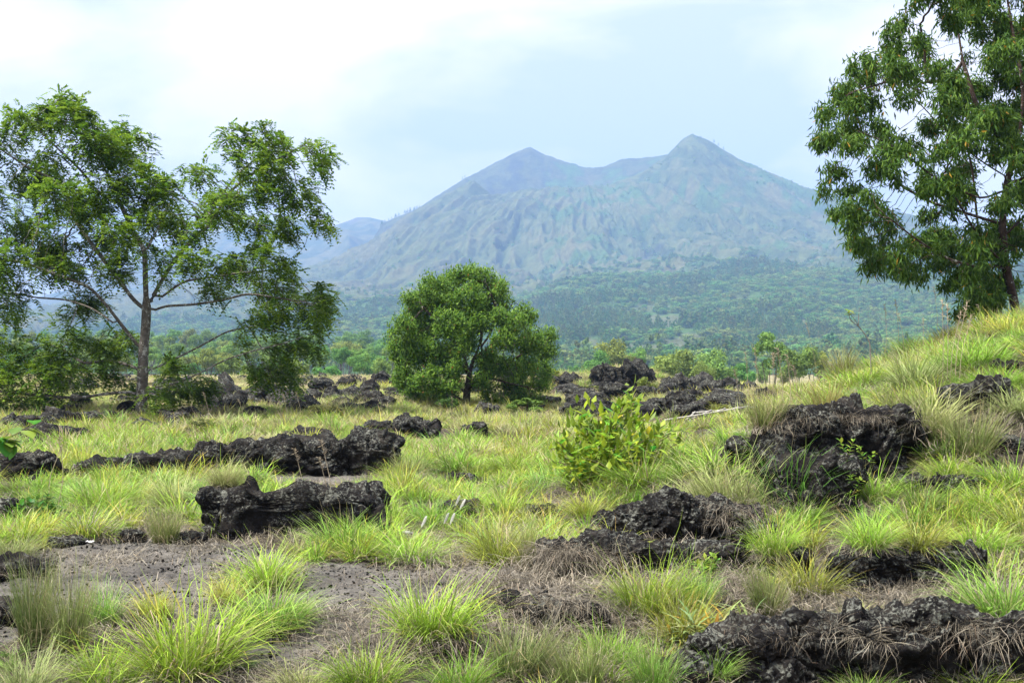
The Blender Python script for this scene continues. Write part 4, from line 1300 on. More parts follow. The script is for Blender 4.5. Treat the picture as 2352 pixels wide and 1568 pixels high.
# ---- feathery tree at the left
YL = 33.6
M_BARKL = bark_mat('pale_lichened_bark', (.07, .06, .05), (.19, .17, .145), .55)
limbsL = [
 P3([(321,972),(323,955),(327,867),(329,800),(334,749),(335,698),(332,662),(329,596),(328,571),(306,545),(283,499),(265,464),(245,418),(219,367),(189,321),(163,275)], YL, [0,0,.1,.3,.5,.6]),
 P3([(335,700),(352,668),(378,627),(403,591),(444,550),(485,520),(510,484),(541,443),(587,412),(640,385),(690,360),(725,345)], YL, [.3,0,-.6,-1.2]),
 P3([(332,713),(301,693),(265,647),(224,596),(184,545),(148,499),(133,458),(95,446),(61,438),(0,428),(-60,412)], YL, [.3,.6,1.0,1.3]),
 P3([(319,800),(286,749),(255,698),(230,662),(168,637),(102,611),(31,606),(-40,600)], YL, [.1,-.6,-1.6,-2.0]),
 P3([(342,713),(383,703),(459,701),(536,690),(587,678),(653,688),(714,698)], YL, [.3,-.5,-1.0,-1.4]),
 P3([(337,897),(367,887),(434,874),(490,851),(541,826),(612,805),(679,790),(730,772)], YL, [0,-.8,-1.5,-1.8]),
 P3([(311,900),(255,902),(204,912),(153,907),(77,897),(10,890)], YL, [0,-.5,-1.4,-1.8]),
 P3([(342,851),(398,821),(444,795),(500,759),(560,745)], YL, [.1,.7,1.4]),
 P3([(316,846),(245,826),(168,836),(110,800),(60,790)], YL, [0,.8,1.4]),
 P3([(480,522),(484,494),(510,440),(545,385),(576,356),(606,326)], YL, [-.5,.3,1.0]),
 P3([(133,458),(102,402),(51,382),(0,346),(-40,320)], YL, [1.0,.6,.3]),
 P3([(283,749),(230,713),(199,701),(153,688),(77,683),(10,670)], YL, [-.5,-.2,.4]),
 P3([(328,575),(340,530),(352,480),(362,430)], YL, [.3,.9,1.6]),
 P3([(357,688),(408,642),(459,632),(530,618),(600,610)], YL, [.2,1.0,1.8]),
 P3([(245,420),(290,380),(320,345),(345,328)], YL, [.4,.9,1.2]),
 P3([(265,466),(220,440),(200,400),(130,330),(108,300)], YL, [.4,-.3,-.9]),
]
blobL = [(150,262,52,36),(112,285,34,24),(205,300,58,44),(245,345,50,48),(300,392,50,40),(180,370,54,44),(5,285,26,50),(38,395,52,42),(110,440,60,40),(20,480,46,50),
 (338,328,30,12),(360,438,46,36),(292,462,50,40),(420,462,46,36),(470,402,34,20),(482,440,40,32),(556,335,34,30),(618,338,50,34),(596,392,48,40),(660,402,46,40),(722,346,32,24),(738,384,20,26),
 (690,452,38,34),(612,462,48,38),(642,520,46,34),(716,500,32,24),(748,520,16,9),(552,500,42,32),(482,545,36,26),(592,560,40,32),(385,515,44,30),(335,552,36,26),(200,478,50,40),(245,540,38,30),
 (150,545,46,36),(60,560,50,40),(100,612,66,30),(28,640,40,42),(60,690,44,30),(140,690,48,28),(115,722,40,16),(200,620,46,30),(278,612,36,26),(405,600,36,22),(500,606,44,22),(562,622,46,28),(622,600,44,30),
 (482,670,34,18),(432,652,28,18),(602,660,40,28),(660,640,46,28),(704,690,46,28),(740,672,26,20),(642,722,44,28),(702,742,42,30),(682,792,42,24),(742,722,30,22),(628,842,46,32),(655,868,34,18),(606,850,30,26),(560,742,28,14),(512,800,26,18),(425,846,26,20),
 (440,885,40,24),(405,905,30,20),(56,800,56,28),(130,782,46,24),(30,852,50,36),(120,862,66,36),(200,840,46,30),(80,912,54,26),(262,800,36,30),(252,862,36,26),(285,892,28,14),(232,768,24,14),(30,930,44,28),(100,940,40,18),
 (-30,420,40,60),(-40,560,40,60),(-30,700,40,40),(-40,860,50,50),(-40,330,30,40)]
rngL = RS(41)
attL = blob_attr(rngL, blobL, None, YL, 3.0, 70, (330, 600, 460, 420), .7)
pos, par, lim, nl = grow(limbsL, attL, .16, 3.2, .20, rngL)
rr = tree_skeleton(pos, par, .006, 2.15, .165)
r, kids, tipd = rr
r[(lim > 0) & (r > .02)] *= .8
lv = np.where((np.arange(len(pos)) >= nl) & (tipd < .42))[0]
# compound leaves: a drooping midrib with paired leaflets
rep = 6
li = np.repeat(lv, rep)
dirp = pos[li] - pos[par[li]]
dirp /= np.linalg.norm(dirp, axis=1)[:, None] + 1e-9
n = len(li)
d0 = dirp * .6 + rngL.normal(0, .55, (n, 3)) + np.array([.30, 0, -.05]); d0 /= np.linalg.norm(d0, axis=1)[:, None]
d0, s0, n0 = frames(d0, rngL, np.array([0.05, 0.1, 1.0]))
LL = rngL.uniform(.28, .48, n)
V = []; Fc = []; Cc = []; k = 0
lc0 = leaf_colors(rngL, n, (.085, .178, .018), .32, (.30, .42, .038), .34)
tp = pos[li] + rngL.normal(0, .09, (n, 3))
for j in range(6):
    t = (j + .8) / 6.3
    c = tp + d0 * (LL * t)[:, None] - np.array([0, 0, 1.0]) * (LL * .42 * t * t)[:, None]
    for sg in (-1, 1):
        dl = d0 * .62 + s0 * sg * .8 - np.array([0, 0, .28]) + rngL.normal(0, .14, (n, 3))
        dl, sl, nl_ = frames(dl, rngL, np.array([0.0, 0.2, 1.0]))
        v, f = leaf_quads(c, dl, sl, nl_, LL * .36 * (1 - .35 * t), LL * .074)
        V.append(v); Fc.append(f + k); k += len(v); Cc.append(np.repeat(lc0 * rngL.uniform(.85, 1.15, (n, 1)), 4, 0))
gL = G(321, 962)
finish_tree('feathery_tree', 'large spreading tree with feathery leaves and pale lichened trunk', None, (limbsL[0][0][0], YL, float(H(limbsL[0][0][0], YL))), pos, par, lim, nl, rr,
            M_BARKL, (np.concatenate(V), np.concatenate(Fc), np.concatenate(Cc)), M_LEAF)

# ---- round tree in the middle
YM = 41.0
M_BARKM = bark_mat('dark_brown_bark', (.035, .028, .022), (.10, .08, .06), .1)
limbsM = [
 P3([(1068,942),(1070,926),(1073,897),(1078,861),(1086,825),(1100,800),(1107,770),(1102,730),(1085,690),(1070,655)], YM, [0,.1,.3,.2]),
 P3([(1074,895),(1099,861),(1131,839),(1178,825),(1215,805),(1245,800)], YM, [0,-.5,-.9]),
 P3([(1078,862),(1068,820),(1040,780),(1005,740),(975,705)], YM, [0,-.6,-1.0]),
 P3([(1086,826),(1120,800),(1150,770),(1180,735),(1195,715)], YM, [0,.5,1.0]),
 P3([(1100,802),(1125,770),(1140,730),(1135,690),(1115,650)], YM, [0,-.4,-.8]),
 P3([(1072,905),(1045,880),(1010,850),(960,820),(920,800)], YM, [0,.5,.9]),
 P3([(1099,862),(1140,870),(1180,880),(1225,890)], YM, [-.5,-1.2,-1.6]),
 P3([(1078,862),(1055,830),(1035,790),(1040,730),(1030,680)], YM, [0,.8,1.4]),
 P3([(1071,925),(1030,895),(990,880),(945,880)], YM, [0,-.8,-1.4]),
]
blobM = [(1000,664,40,24),(1058,642,44,20),(1108,648,34,22),(962,700,36,24),(1020,700,44,30),(1080,688,42,30),(1140,692,34,30),(934,760,32,34),(978,750,40,34),(1040,750,40,32),(1100,738,40,28),(1168,738,36,28),(1206,730,24,24),
 (918,815,22,32),(968,810,40,32),(1025,812,30,28),(1160,785,36,22),(1216,788,32,30),(1254,800,20,36),(930,868,24,26),(990,868,36,24),(1042,885,18,14),(1148,838,38,20),(1200,850,36,28),(1242,866,24,36),(1180,892,32,20),(1122,900,22,16),(1228,920,20,14),(950,900,22,14),
 (945,690,22,14),(1000,905,30,14),(1155,925,30,14),(1030,888,26,16),(1112,872,24,18),(1050,850,22,18),(1200,915,30,18),(960,925,24,12),(1065,790,30,30),(1120,830,24,26),(1265,775,14,18),(1150,662,18,18),(1090,628,30,12)]
rngM = RS(43)
attM = blob_attr(rngM, blobM, None, YM, 2.7, 110, (1082, 790, 205, 170))
pos, par, lim, nl = grow(limbsM, attM, .14, 2.6, .18, rngM)
rr = tree_skeleton(pos, par, .007, 2.2, .13)
r, kids, tipd = rr
lv = np.where((np.arange(len(pos)) >= nl) & (tipd < .36))[0]
li = np.repeat(lv, 60); n = len(li)
d0 = rngM.normal(0, .75, (n, 3)) + np.array([.25, -.1, .25]); d0, s0, n0 = frames(d0, rngM, np.array([0, -.2, 1.0]))
p0 = pos[li] + rngM.normal(0, .11, (n, 3))
v, f = leaf_quads(p0, d0, s0, n0, rngM.uniform(.09, .16, n), rngM.uniform(.020, .032, n))
c = np.repeat(leaf_colors(rngM, n, (.058, .142, .020), .32, (.27, .42, .055), .38, (.25, .10, .03), .006), 4, 0)
finish_tree('round_tree', 'dense round-crowned green tree in the middle of the field', None, (limbsM[0][0][0], YM, float(H(limbsM[0][0][0], YM))), pos, par, lim, nl, rr, M_BARKM, (v, f, c), M_LEAF, 6)

# ---- eucalyptus behind the bank at the right
YR = 25.0
M_BARKR = bark_mat('reddish_brown_bark', (.025, .018, .015), (.10, .068, .052), .1)
def c3(l): return [(1599 + a * .54, b * .54) for a, b in l]
def c3b(l): return [(1599 + a * .54, b * .54, c * .54, d * .54) for a, b, c, d in l]
zR = float(H((2334 - CX) / F * YR, YR))
vyR = HY + (CAMZ - zR + .1) * F / YR
limbsR = [
 P3([(2340, vyR)] + c3([(1362,1290),(1332,1140),(1320,960),(1345,760),(1392,600),(1400,420),(1380,260),(1360,100),(1350,-80)]), YR, [0,.2,.3,0,.4]),
 P3(c3([(1322,1130),(1200,1030),(1110,950),(1040,870),(960,810)]), YR, [.1,-.6,-1.2]),
 P3(c3([(1330,1132),(1150,1140),(1000,1110),(850,1040),(700,950)]), YR, [.1,-.8,-1.6]),
 P3(c3([(1318,950),(1150,890),(1040,850),(900,760),(880,690),(800,560)]), YR, [.2,.6,1.2]),
 P3(c3([(1340,800),(1210,850),(1010,765),(900,690),(780,620),(650,580)]), YR, [.1,-.2,-.6]),
 P3(c3([(1345,760),(1250,690),(1150,600),(1080,510),(1000,400),(900,300)]), YR, [.1,.5,1.0]),
 P3(c3([(1390,610),(1300,560),(1230,420),(1190,230),(1175,0),(1170,-80)]), YR, [.2,.6,1.2]),
 P3(c3([(1200,250),(1100,300),(1030,330),(1010,180),(980,80)]), YR, [1.0,.7,.4]),
 P3([(2298, vyR + 4)] + c3([(1298,1300),(1285,1100),(1270,900),(1262,700),(1230,520)]), YR, [.7,.9,1.2]),
 P3(c3([(1392,600),(1500,480),(1600,380),(1680,250)]), YR, [.2,.4,.3]),
 P3(c3([(1345,780),(1470,720),(1600,640),(1720,560)]), YR, [.1,-.8,-1.2]),
 P3(c3([(1322,1000),(1450,900),(1600,850),(1740,800)]), YR, [.1,.8,1.2]),
 P3(c3([(1030,330),(960,320),(860,330),(740,380),(620,420)]), YR, [.7,0,-.6]),
]
blobR = c3b([(940,40,70,50),(1060,50,76,50),(1200,40,90,50),(1330,60,80,50),(850,120,40,46),(825,190,34,22),(940,140,50,50),(1040,130,50,50),(720,270,60,40),(655,295,24,34),(820,260,66,48),(930,240,66,40),(618,380,48,40),(700,360,58,48),(800,345,66,48),
 (566,460,36,54),(640,460,58,40),(740,430,58,40),(870,400,74,50),(960,330,50,40),(532,585,32,44),(600,560,50,40),(700,540,58,40),(620,640,56,30),(556,700,24,36),(680,690,56,30),(760,720,56,30),(562,790,22,44),(700,780,46,40),(820,500,50,30),(930,490,50,50),(990,420,50,40),
 (900,620,46,46),(980,560,50,40),(940,700,58,48),(880,760,48,40),(1000,650,48,40),(960,820,64,40),(870,860,48,30),(600,890,32,44),(660,880,48,40),(618,970,50,50),(720,920,64,40),(680,1050,50,44),(760,1000,64,40),(840,960,64,40),(738,1120,50,44),(800,1080,64,48),(900,1040,74,40),(1000,1010,56,48),
 (910,1160,50,40),(980,1120,64,48),(1060,1090,48,48),(1130,1050,48,48),(1080,1200,48,40),(1180,1150,64,48),(1120,1270,50,36),(1200,1260,64,40),(1150,1330,46,24),(1260,1060,56,48),(1290,1200,48,40),(1180,980,56,36),(1100,750,50,46),(1180,800,48,46),(1150,680,56,48),(1080,560,46,40),
 (1050,360,64,44),(1150,320,74,48),(1250,280,76,50),(1340,270,76,50),(1370,160,56,44),(1200,400,84,56),(1320,400,80,56),(1130,450,64,48),(1250,500,76,50),(1350,520,70,50),(1180,580,64,40),(1300,640,76,48),(1370,700,64,50),(1250,720,48,40),(1380,850,56,50),(1100,880,44,30),(1200,900,44,30),(1380,1000,50,50),
 (1330,1080,56,46),(1420,1080,70,60),(1400,930,56,56),(1340,820,50,44),(1440,1180,60,50),(1360,1180,46,40),(1290,1290,46,30),(1450,60,90,70),(1450,250,90,80),(1450,430,90,80),(1470,620,90,70),(1500,800,90,70),(1550,980,90,60),(1600,150,100,80),(1620,350,100,90),(1640,560,100,90),(1660,760,90,80),(1740,450,70,80),(1250,-60,120,60),(1450,-60,120,60),(1050,-50,90,50)])
rngR = RS(47)
attR = blob_attr(rngR, blobR, None, YR, 2.4, 100, (2330, 330, 470, 420), .4)
pos, par, lim, nl = grow(limbsR, attR, .14, 2.6, .18, rngR)
rr = tree_skeleton(pos, par, .005, 2.2, .095)
r, kids, tipd = rr
lv = np.where((np.arange(len(pos)) >= nl) & (tipd < .40))[0]
li = np.repeat(lv, 50); n = len(li)
d0 = rngR.normal(0, .45, (n, 3)) + np.array([.05, 0, -.75]); d0, s0, n0 = frames(d0, rngR)
p0 = pos[li] + rngR.normal(0, .085, (n, 3))
v, f = leaf_quads(p0, d0, s0, n0, rngR.uniform(.11, .21, n), rngR.uniform(.014, .023, n), .3)
c = np.repeat(leaf_colors(rngR, n, (.050, .118, .021), .32, (.21, .33, .042), .30, (.38, .24, .03), .012), 4, 0)
finish_tree('eucalyptus_tree', 'tall eucalyptus with drooping narrow leaves behind the grassy bank', None, (limbsR[0][0][0], YR, zR), pos, par, lim, nl, rr, M_BARKR, (v, f, c), M_LEAF, 6)
# ------------------------------------------------------------------ middle-distance and far trees
def far_crown(rng, nblob, nleaf, size, shape, w=1.0, h=1.0):
    """leaf clumps over a domed crown one unit wide and tall; many small faces, gaps between the clumps"""
    V = []; Fc = []; C = []; k = 0
    for b in range(nblob):
        for _ in range(60):
            q = rng.uniform(-1, 1, 3)
            if (q ** 2).sum() < 1: break
        if shape == 'dome':
            c = np.array([q[0] * .40, q[1] * .40, .52 + q[2] * .34]); br = rng.uniform(.10, .19)
        elif shape == 'cone':
            t = rng.uniform(0, 1); a = rng.uniform(0, 6.28); rr = .30 * (1 - t) + .04
            c = np.array([math.cos(a) * rr, math.sin(a) * rr, .14 + .76 * t]); br = .13 * (1 - t) + .05
        else:
            c = np.array([q[0] * .40, q[1] * .40, .62 + q[2] * .26]); br = rng.uniform(.08, .15)
        n = nleaf // nblob
        d = rng.normal(size=(n, 3)); d /= np.linalg.norm(d, axis=1)[:, None]
        p = c + d * br * rng.uniform(.55, 1.05, n)[:, None] * np.array([1, 1, .8])
        ax = np.cross(d, rng.normal(size=(n, 3))) + d * .25
        nd = d + np.array([0, 0, .35]) + rng.normal(0, .35, (n, 3))
        ax, s, nn = frames(ax, rng)
        s = np.cross(nd, ax); s /= np.linalg.norm(s, axis=1)[:, None] + 1e-9
        v, f = leaf_quads(p - ax * size * .5, ax, s, np.cross(ax, s), rng.uniform(.7, 1.3, n) * size, rng.uniform(.3, .5, n) * size)
        V.append(v); Fc.append(f + k); k += len(v)
        C.append(np.repeat(leaf_colors(rng, n, np.array([.125, .22, .05]) * rng.uniform(.75, 1.25), .22, (.29, .41, .10), .32), 4, 0))
    return np.concatenate(V), np.concatenate(Fc), np.concatenate(C)

def trunk_mesh(rng, h=.5, r=.018):
    limbs = [np.array([(0, 0, -.02), (rng.uniform(-.02, .02), 0, h * .4), (rng.uniform(-.05, .05), 0, h)])]
    for k in range(4):
        a = rng.uniform(0, 6.28); limbs.append(np.array([(0, 0, h * .35), (math.cos(a) * .12, math.sin(a) * .12, h * .7), (math.cos(a) * .26, math.sin(a) * .26, h * 1.15)]))
    V = []; Q = []; k = 0
    for i, l in enumerate(limbs):
        l = resample(l, .06); m = len(l); ns = 5
        rad = np.linspace(r if i == 0 else r * .55, r * .3, m)
        a = np.arange(ns) * 2 * math.pi / ns
        ring = l[:, None] + rad[:, None, None] * np.stack([np.cos(a), np.sin(a), 0 * a], 1)[None]
        idx = k + np.arange(m * ns).reshape(m, ns); nx = np.roll(idx, -1, 1)
        Q.append(np.stack([idx[:-1], nx[:-1], nx[1:], idx[1:]], -1).reshape(-1, 4)); V.append(ring.reshape(-1, 3)); k += m * ns
    return mesh_np('trunk', np.concatenate(V), np.concatenate(Q), M_BARKM, None, True)
CROWN = {}
for i in range(6):
    rng = RS(700 + i)
    v, f, c = far_crown(rng, 34, 3400, .050, 'dome')
    CROWN['dome', i] = mesh_np('crown', v, f, M_FAR, c)
for i in range(2):
    rng = RS(720 + i)
    v, f, c = far_crown(rng, 22, 1900, .052, 'open')
    CROWN['open', i] = mesh_np('crown', v, f, M_FAR, c)
CTOP = {k: max(v.co.z for v in me.vertices) for k, me in CROWN.items()}
TRUNK = [trunk_mesh(RS(740 + i)) for i in range(3)]
ntree = 0
def far_tree(vx, vyb, vyt, w, Y, label, group=None, kind='dome'):
    global ntree
    ntree += 1
    rng = random.Random(ntree * 3)
    m = Y / F
    x = (vx - CX) / F * Y
    zb = min(float(H(x, Y)), CAMZ - (vyb - HY) * m) - .1
    h = CAMZ - (vyt - HY) * m - zb
    top = zb + h; W = w * m; hc = min(W * rng.uniform(.95, 1.25), h * .95)
    root = link('broadleaf_tree', None, None, (x, Y, zb), (0, 0, rng.uniform(0, 6.28)))
    link('trunk', TRUNK[ntree % 3], root, None, None, (W * 1.3, W * 1.3, (h - hc * .45) / .6))
    link('crown', CROWN[kind, ntree % (6 if kind == 'dome' else 2)], root, (0, 0, h - hc * CTOP[kind, ntree % (6 if kind == 'dome' else 2)]), None, (W * 1.02, W * 1.02, hc))
    tag(root, label, 'tree', group)
    return root
ET = 'trees along the edge of the lava field'
far_tree(1556, 890, 800, 141, 150, 'wide round tree at the field edge right of the lava heap', ET)
far_tree(1640, 888, 798, 110, 165, 'round tree second along the field edge from the lava heap', ET)
far_tree(1618, 890, 828, 60, 140, 'small dark round tree in front of the second field-edge tree', ET)
far_tree(1710, 890, 830, 65, 170, 'small round tree between the egg-shaped stone and the open-crowned tree', ET)
far_tree(1772, 895, 760, 110, 120, 'tall open-crowned tree with visible trunk at the field edge', ET, 'open')
far_tree(1836, 895, 788, 108, 125, 'shaggy tree right beside the open-crowned tree', ET)
far_tree(1878, 890, 804, 73, 140, 'last tree of the field edge next to the grassy bank', ET)
far_tree(1410, 868, 774, 104, 210, 'tall pointed pair tree rising behind the lava heap', ET)
far_tree(1462, 868, 794, 65, 220, 'slim tree behind the pointed lava top', ET)
far_tree(1368, 866, 800, 78, 200, 'round tree behind the shoulder of the lava heap', ET)
GT = 'trees of the wood behind the lava field'
rngT = RS(77)
lab = 'round green tree crown in the wood behind the lava field'
for row, (Y, vt0, vt1, w0, w1, n) in enumerate(((170, 812, 836, 46, 78, 17), (220, 792, 816, 44, 74, 18), (290, 776, 800, 40, 66, 20), (380, 762, 786, 40, 60, 24), (480, 752, 772, 34, 54, 30))):
    for i in range(n):
        vx = -40 + (960 + 40) * (i + rngT.uniform(.1, .9)) / n
        far_tree(vx, 862, rngT.uniform(vt0, vt1), rngT.uniform(w0, w1), Y * rngT.uniform(.9, 1.1),
                 'tree in the %s row of the wood %s' % (('front', 'second', 'third', 'fourth', 'hindmost')[row], 'behind the left branches of the feathery tree' if vx < 310 else 'behind the feathery tree trunk' if vx < 420 else
                 'behind the right branches of the feathery tree' if vx < 700 else 'between the feathery and the round tree' if vx < 880 else 'behind the round tree'), GT)
for (Y, vt0, vt1, w0, w1, n) in ((190, 836, 848, 30, 46, 12), (260, 826, 842, 28, 42, 14)):
    for i in range(n):
        vx = 1280 + (1920 - 1280) * (i + rngT.uniform(.1, .9)) / n
        far_tree(vx, 866, rngT.uniform(vt0, vt1), rngT.uniform(w0, w1), Y * rngT.uniform(.9, 1.1),
                 'small hazy tree in the %s line of trees %s' % ('nearer' if Y < 220 else 'farther', 'just right of the round tree' if vx < 1380 else 'behind the lava heap' if vx < 1500 else 'behind the single field-edge trees'), GT)

# forest on the volcano's apron, seen as one mass
wood_src = []
for i in range(4):
    rng = RS(760 + i)
    v, f, c = far_crown(rng, 16, 480, .095, 'dome'); wood_src.append(mesh_np('wood_tree', v, f, M_FAR, c * .95))
for i in range(2):
    rng = RS(770 + i)
    v, f, c = far_crown(rng, 14, 380, .085, 'cone'); wood_src.append(mesh_np('wood_tree', v, f, M_FAR, c * .75))
C_WOOD = source_coll('wood_tree', wood_src)
from bisect import bisect
def mtn_h(vx, Y, A):
    """bilinear lookup on the volcano grid"""
    fx = (vx - nvx[0]) / (nvx[1] - nvx[0]); ix = np.clip(fx.astype(int), 0, len(nvx) - 2); tx = np.clip(fx - ix, 0, 1)
    iy = np.clip(np.searchsorted(nys, Y) - 1, 0, len(nys) - 2); ty = np.clip((Y - nys[iy]) / (nys[iy + 1] - nys[iy]), 0, 1)
    return (A[iy, ix] * (1 - tx) + A[iy, ix + 1] * tx) * (1 - ty) + (A[iy + 1, ix] * (1 - tx) + A[iy + 1, ix + 1] * tx) * ty
rngW = RS(81)
n = 46000
Yw = np.sqrt(rngW.uniform(560 ** 2, 2150 ** 2, n)); vw = rngW.uniform(-120, 2500, n)
wd = mtn_h(vw, Yw, wdm); bl = mtn_h(vw, Yw, blm)
xw = (vw - CX) / F * Yw
cl = fb2(xw * .02, Yw * .012, 3, 83)
keep = (rngW.uniform(size=n) < np.clip(wd * (.8 + cl * .9), 0.06, 1)) & (bl < .45 + .5 * rngW.uniform(size=n) ** 3) & (rngW.uniform(size=n) < np.where(Yw < 1000, .75, 1))
xw, Yw, vw = xw[keep], Yw[keep], vw[keep]
s = rngW.uniform(7.5, 14, len(xw)) * (.8 + .5 * rngW.uniform(size=len(xw)) ** 2) * (1 + .35 * fb2(xw * .01, Yw * .006, 2, 88))
con = (fb2(xw * .006, Yw * .004, 2, 87) + rngW.normal(0, .15, len(xw)) > .12)
zw = mtn_h(vw, Yw, VZ)
scatter('forest', C_WOOD, np.stack([xw, Yw, zw - .8], 1), np.stack([xw * 0, xw * 0, rngW.uniform(0, 6.28, len(xw))], 1),
        np.stack([s * np.where(con, .85, 1), s * np.where(con, .85, 1), s * np.where(con, 1.05, .68)], 1), np.where(con, rngW.randint(4, 6, len(xw)), rngW.randint(0, 4, len(xw))),
        'hazy green forest on the apron of the volcano', 'forest')
# scattered scrub higher up
n = 16000
Ys = rngW.uniform(2000, 3060, n); vs = rngW.uniform(560, 2400, n)
xs = (vs - CX) / F * Ys
_, _, a1, a2 = ray_noise(vs, Ys)
dn = fb2(xs * .018, Ys * .018, 4, 65) + .35 * fb2(xs * .006, Ys * .006, 3, 66)
keep = rngW.uniform(size=n) < np.clip((dn - .05) * 2.2 + .5 * sstep(.1, .7, -a2) * .5 + .10 + .25 * sstep(2350, 2050, Ys) * sstep(1200, 1400, vs), 0.02, .9) * np.where(vs > 1230, 1, .45) * (1 - .6 * sstep(2750, 3000, Ys))
xs, Ys, vs = xs[keep], Ys[keep], vs[keep]
zs = mtn_h(vs, Ys, VZ); s = 3 + 7 * rngW.uniform(size=len(xs)) ** 1.8
scatter('mountain_scrub', C_WOOD, np.stack([xs, Ys, zs - 1.0], 1), np.stack([xs * 0, xs * 0, rngW.uniform(0, 6.28, len(xs))], 1), np.stack([s, s, s * .75], 1), rngW.randint(0, 6, len(xs)),
        'scattered dark scrub on the upper slopes of the volcano', 'scrub')
# pines along the left ridge of the volcano
ridge = [(rngW.uniform(872, 965),) for _ in range(26)] + [(1062,), (1068,), (1650,), (1640,), (1662,)]
px_ = []
for (q,) in ridge:
    col = np.array([mtn_h(np.array([q]), np.array([yy]), VZ)[0] / yy for yy in np.linspace(2800, 3480, 120)])
    yy = np.linspace(2800, 3480, 120)[col.argmax()]
    px_.append(((q - CX) / F * yy, yy, mtn_h(np.array([q]), np.array([yy]), VZ)[0] - 1.0))
px_ = np.array(px_); s = rngW.uniform(7, 14, len(px_))
scatter('ridge_pines', C_WOOD, px_, np.zeros((len(px_), 3)), np.stack([s * .6, s * .6, s * 1.2], 1), rngW.randint(4, 6, len(px_)), 'row of dark pines along the skyline of the volcano ridge', 'pines')

# ------------------------------------------------------------------ shrubs and small plants
def leaf_one(name, L, W, droop=.25, fold=.25, mat=None, col=(.1, .2, .03)):
    """one leaf with a folded midrib, pointing along +Y"""
    st = [(0, .0), (.12, .35), (.35, .95), (.62, .9), (.85, .45), (1.0, 0)]
    V = []; Q = []; T_ = []
    for t, w in st:
        y = t * L; z = -droop * L * t * t
        V += [(-w * W, y, z + fold * w * W), (0, y, z), (w * W, y, z + fold * w * W)]
    for i in range(len(st) - 1):
        a = i * 3; Q += [(a, a + 1, a + 4, a + 3), (a + 1, a + 2, a + 5, a + 4)]
    V = np.array(V); n = len(V)
    c = np.tile(np.array(col), (n, 1)); c[1::3] *= 1.25
    return mesh_np(name, V, np.array(Q), mat or M_LEAFV, c, True)

def stem_mesh(polys, r0, r1, mat, ns=5, step=.05, name='stem'):
    V = []; Q = []; k = 0
    for pl in polys:
        l = resample(pl, step); m = len(l)
        t = np.gradient(l, axis=0); t /= np.linalg.norm(t, axis=1)[:, None] + 1e-9
        u = np.cross(t, np.array([.3, .93, .17])); u /= np.linalg.norm(u, axis=1)[:, None] + 1e-9; w = np.cross(t, u)
        a = np.arange(ns) * 2 * math.pi / ns; rad = np.linspace(r0, r1, m)
        ring = l[:, None] + rad[:, None, None] * (np.cos(a)[None, :, None] * u[:, None] + np.sin(a)[None, :, None] * w[:, None])
        idx = k + np.arange(m * ns).reshape(m, ns); nx = np.roll(idx, -1, 1)
        Q.append(np.stack([idx[:-1], nx[:-1], nx[1:], idx[1:]], -1).reshape(-1, 4)); V.append(ring.reshape(-1, 3)); k += m * ns
    return mesh_np(name, np.concatenate(V), np.concatenate(Q), mat, None, True)

M_STEM = bark_mat('green_brown_stem', (.06, .06, .025), (.14, .12, .06), 0)
M_TWIG = bark_mat('grey_twig', (.12, .10, .085), (.26, .23, .20), .2)
def quat_from(d, up):
    d = Vector(d).normalized(); q = d.to_track_quat('Y', 'Z')
    return q
def leafy(name, label, cat, base, stems, leaf_sets, per, rng, r0=.008, r1=.003, start=.35, spread=.8, lift=.2, scale=(.8, 1.2), group=None, stem_mat=None, maxn=280, extra=0):
    """a plant: one stem mesh and each leaf a part of its own"""
    root = link(name, None, None, tuple(base)); root.empty_display_size = .1
    tag(root, label, cat, group)
    off = np.array(base)
    st = [np.asarray(s) - off for s in stems]
    link('stem', stem_mesh(st, r0, r1, stem_mat or M_STEM, 5, .04), root)
    cnt = 0
    for s in st:
        s = resample(s, .03); m = len(s)
        for j in range(per):
            if cnt >= maxn: break
            t = start + (1 - start) * (j + rng.uniform(.2, .8)) / per
            i = min(m - 2, int(t * (m - 1)))
            d = s[i + 1] - s[i]; d = d / (np.linalg.norm(d) + 1e-9)
            a = j * 2.4 + rng.uniform(-.4, .4)
            u = np.cross(d, [.2, .9, .3]); u /= np.linalg.norm(u); w = np.cross(d, u)
            ld = d * .55 + (u * math.cos(a) + w * math.sin(a)) * spread + np.array([0, 0, lift]) + rng.normal(0, .12, 3)
            me = leaf_sets[rng.randint(len(leaf_sets))]
            o = link('leaf', me, root, tuple(s[i]))
            o.rotation_mode = 'QUATERNION'
            q = quat_from(ld, None)
            o.rotation_quaternion = q
            k = rng.uniform(*scale); o.scale = (k, k, k)
            cnt += 1
    if extra:
        n = extra
        si = rng.randint(0, len(st), n); V = []
        p = np.empty((n, 3)); d = np.empty((n, 3))
        for q in range(n):
            s = st[si[q]]; t = rng.uniform(.4, 1.0)
            i = 0 if t < .5 else 1; u = (t - .5 * i) * 2
            p[q] = s[i] + (s[i + 1] - s[i]) * u; d[q] = s[i + 1] - s[i]
        d /= np.linalg.norm(d, axis=1)[:, None] + 1e-9
        p += rng.normal(0, .075, (n, 3))
        dd = d * .4 + rng.normal(0, .6, (n, 3)) + np.array([0, 0, lift]); dd, ss, nn = frames(dd, rng, np.array([0, -.3, 1.0]))
        v, f = leaf_quads(p, dd, ss, nn, rng.uniform(.11, .17, n), rng.uniform(.026, .038, n))
        o = link('foliage', mesh_np('foliage', v, f, M_LEAFV, np.repeat(leaf_colors(rng, n, (.13, .29, .026), .35, (.34, .50, .04), .4), 4, 0)), root)
        o['kind'] = 'stuff'
    return root

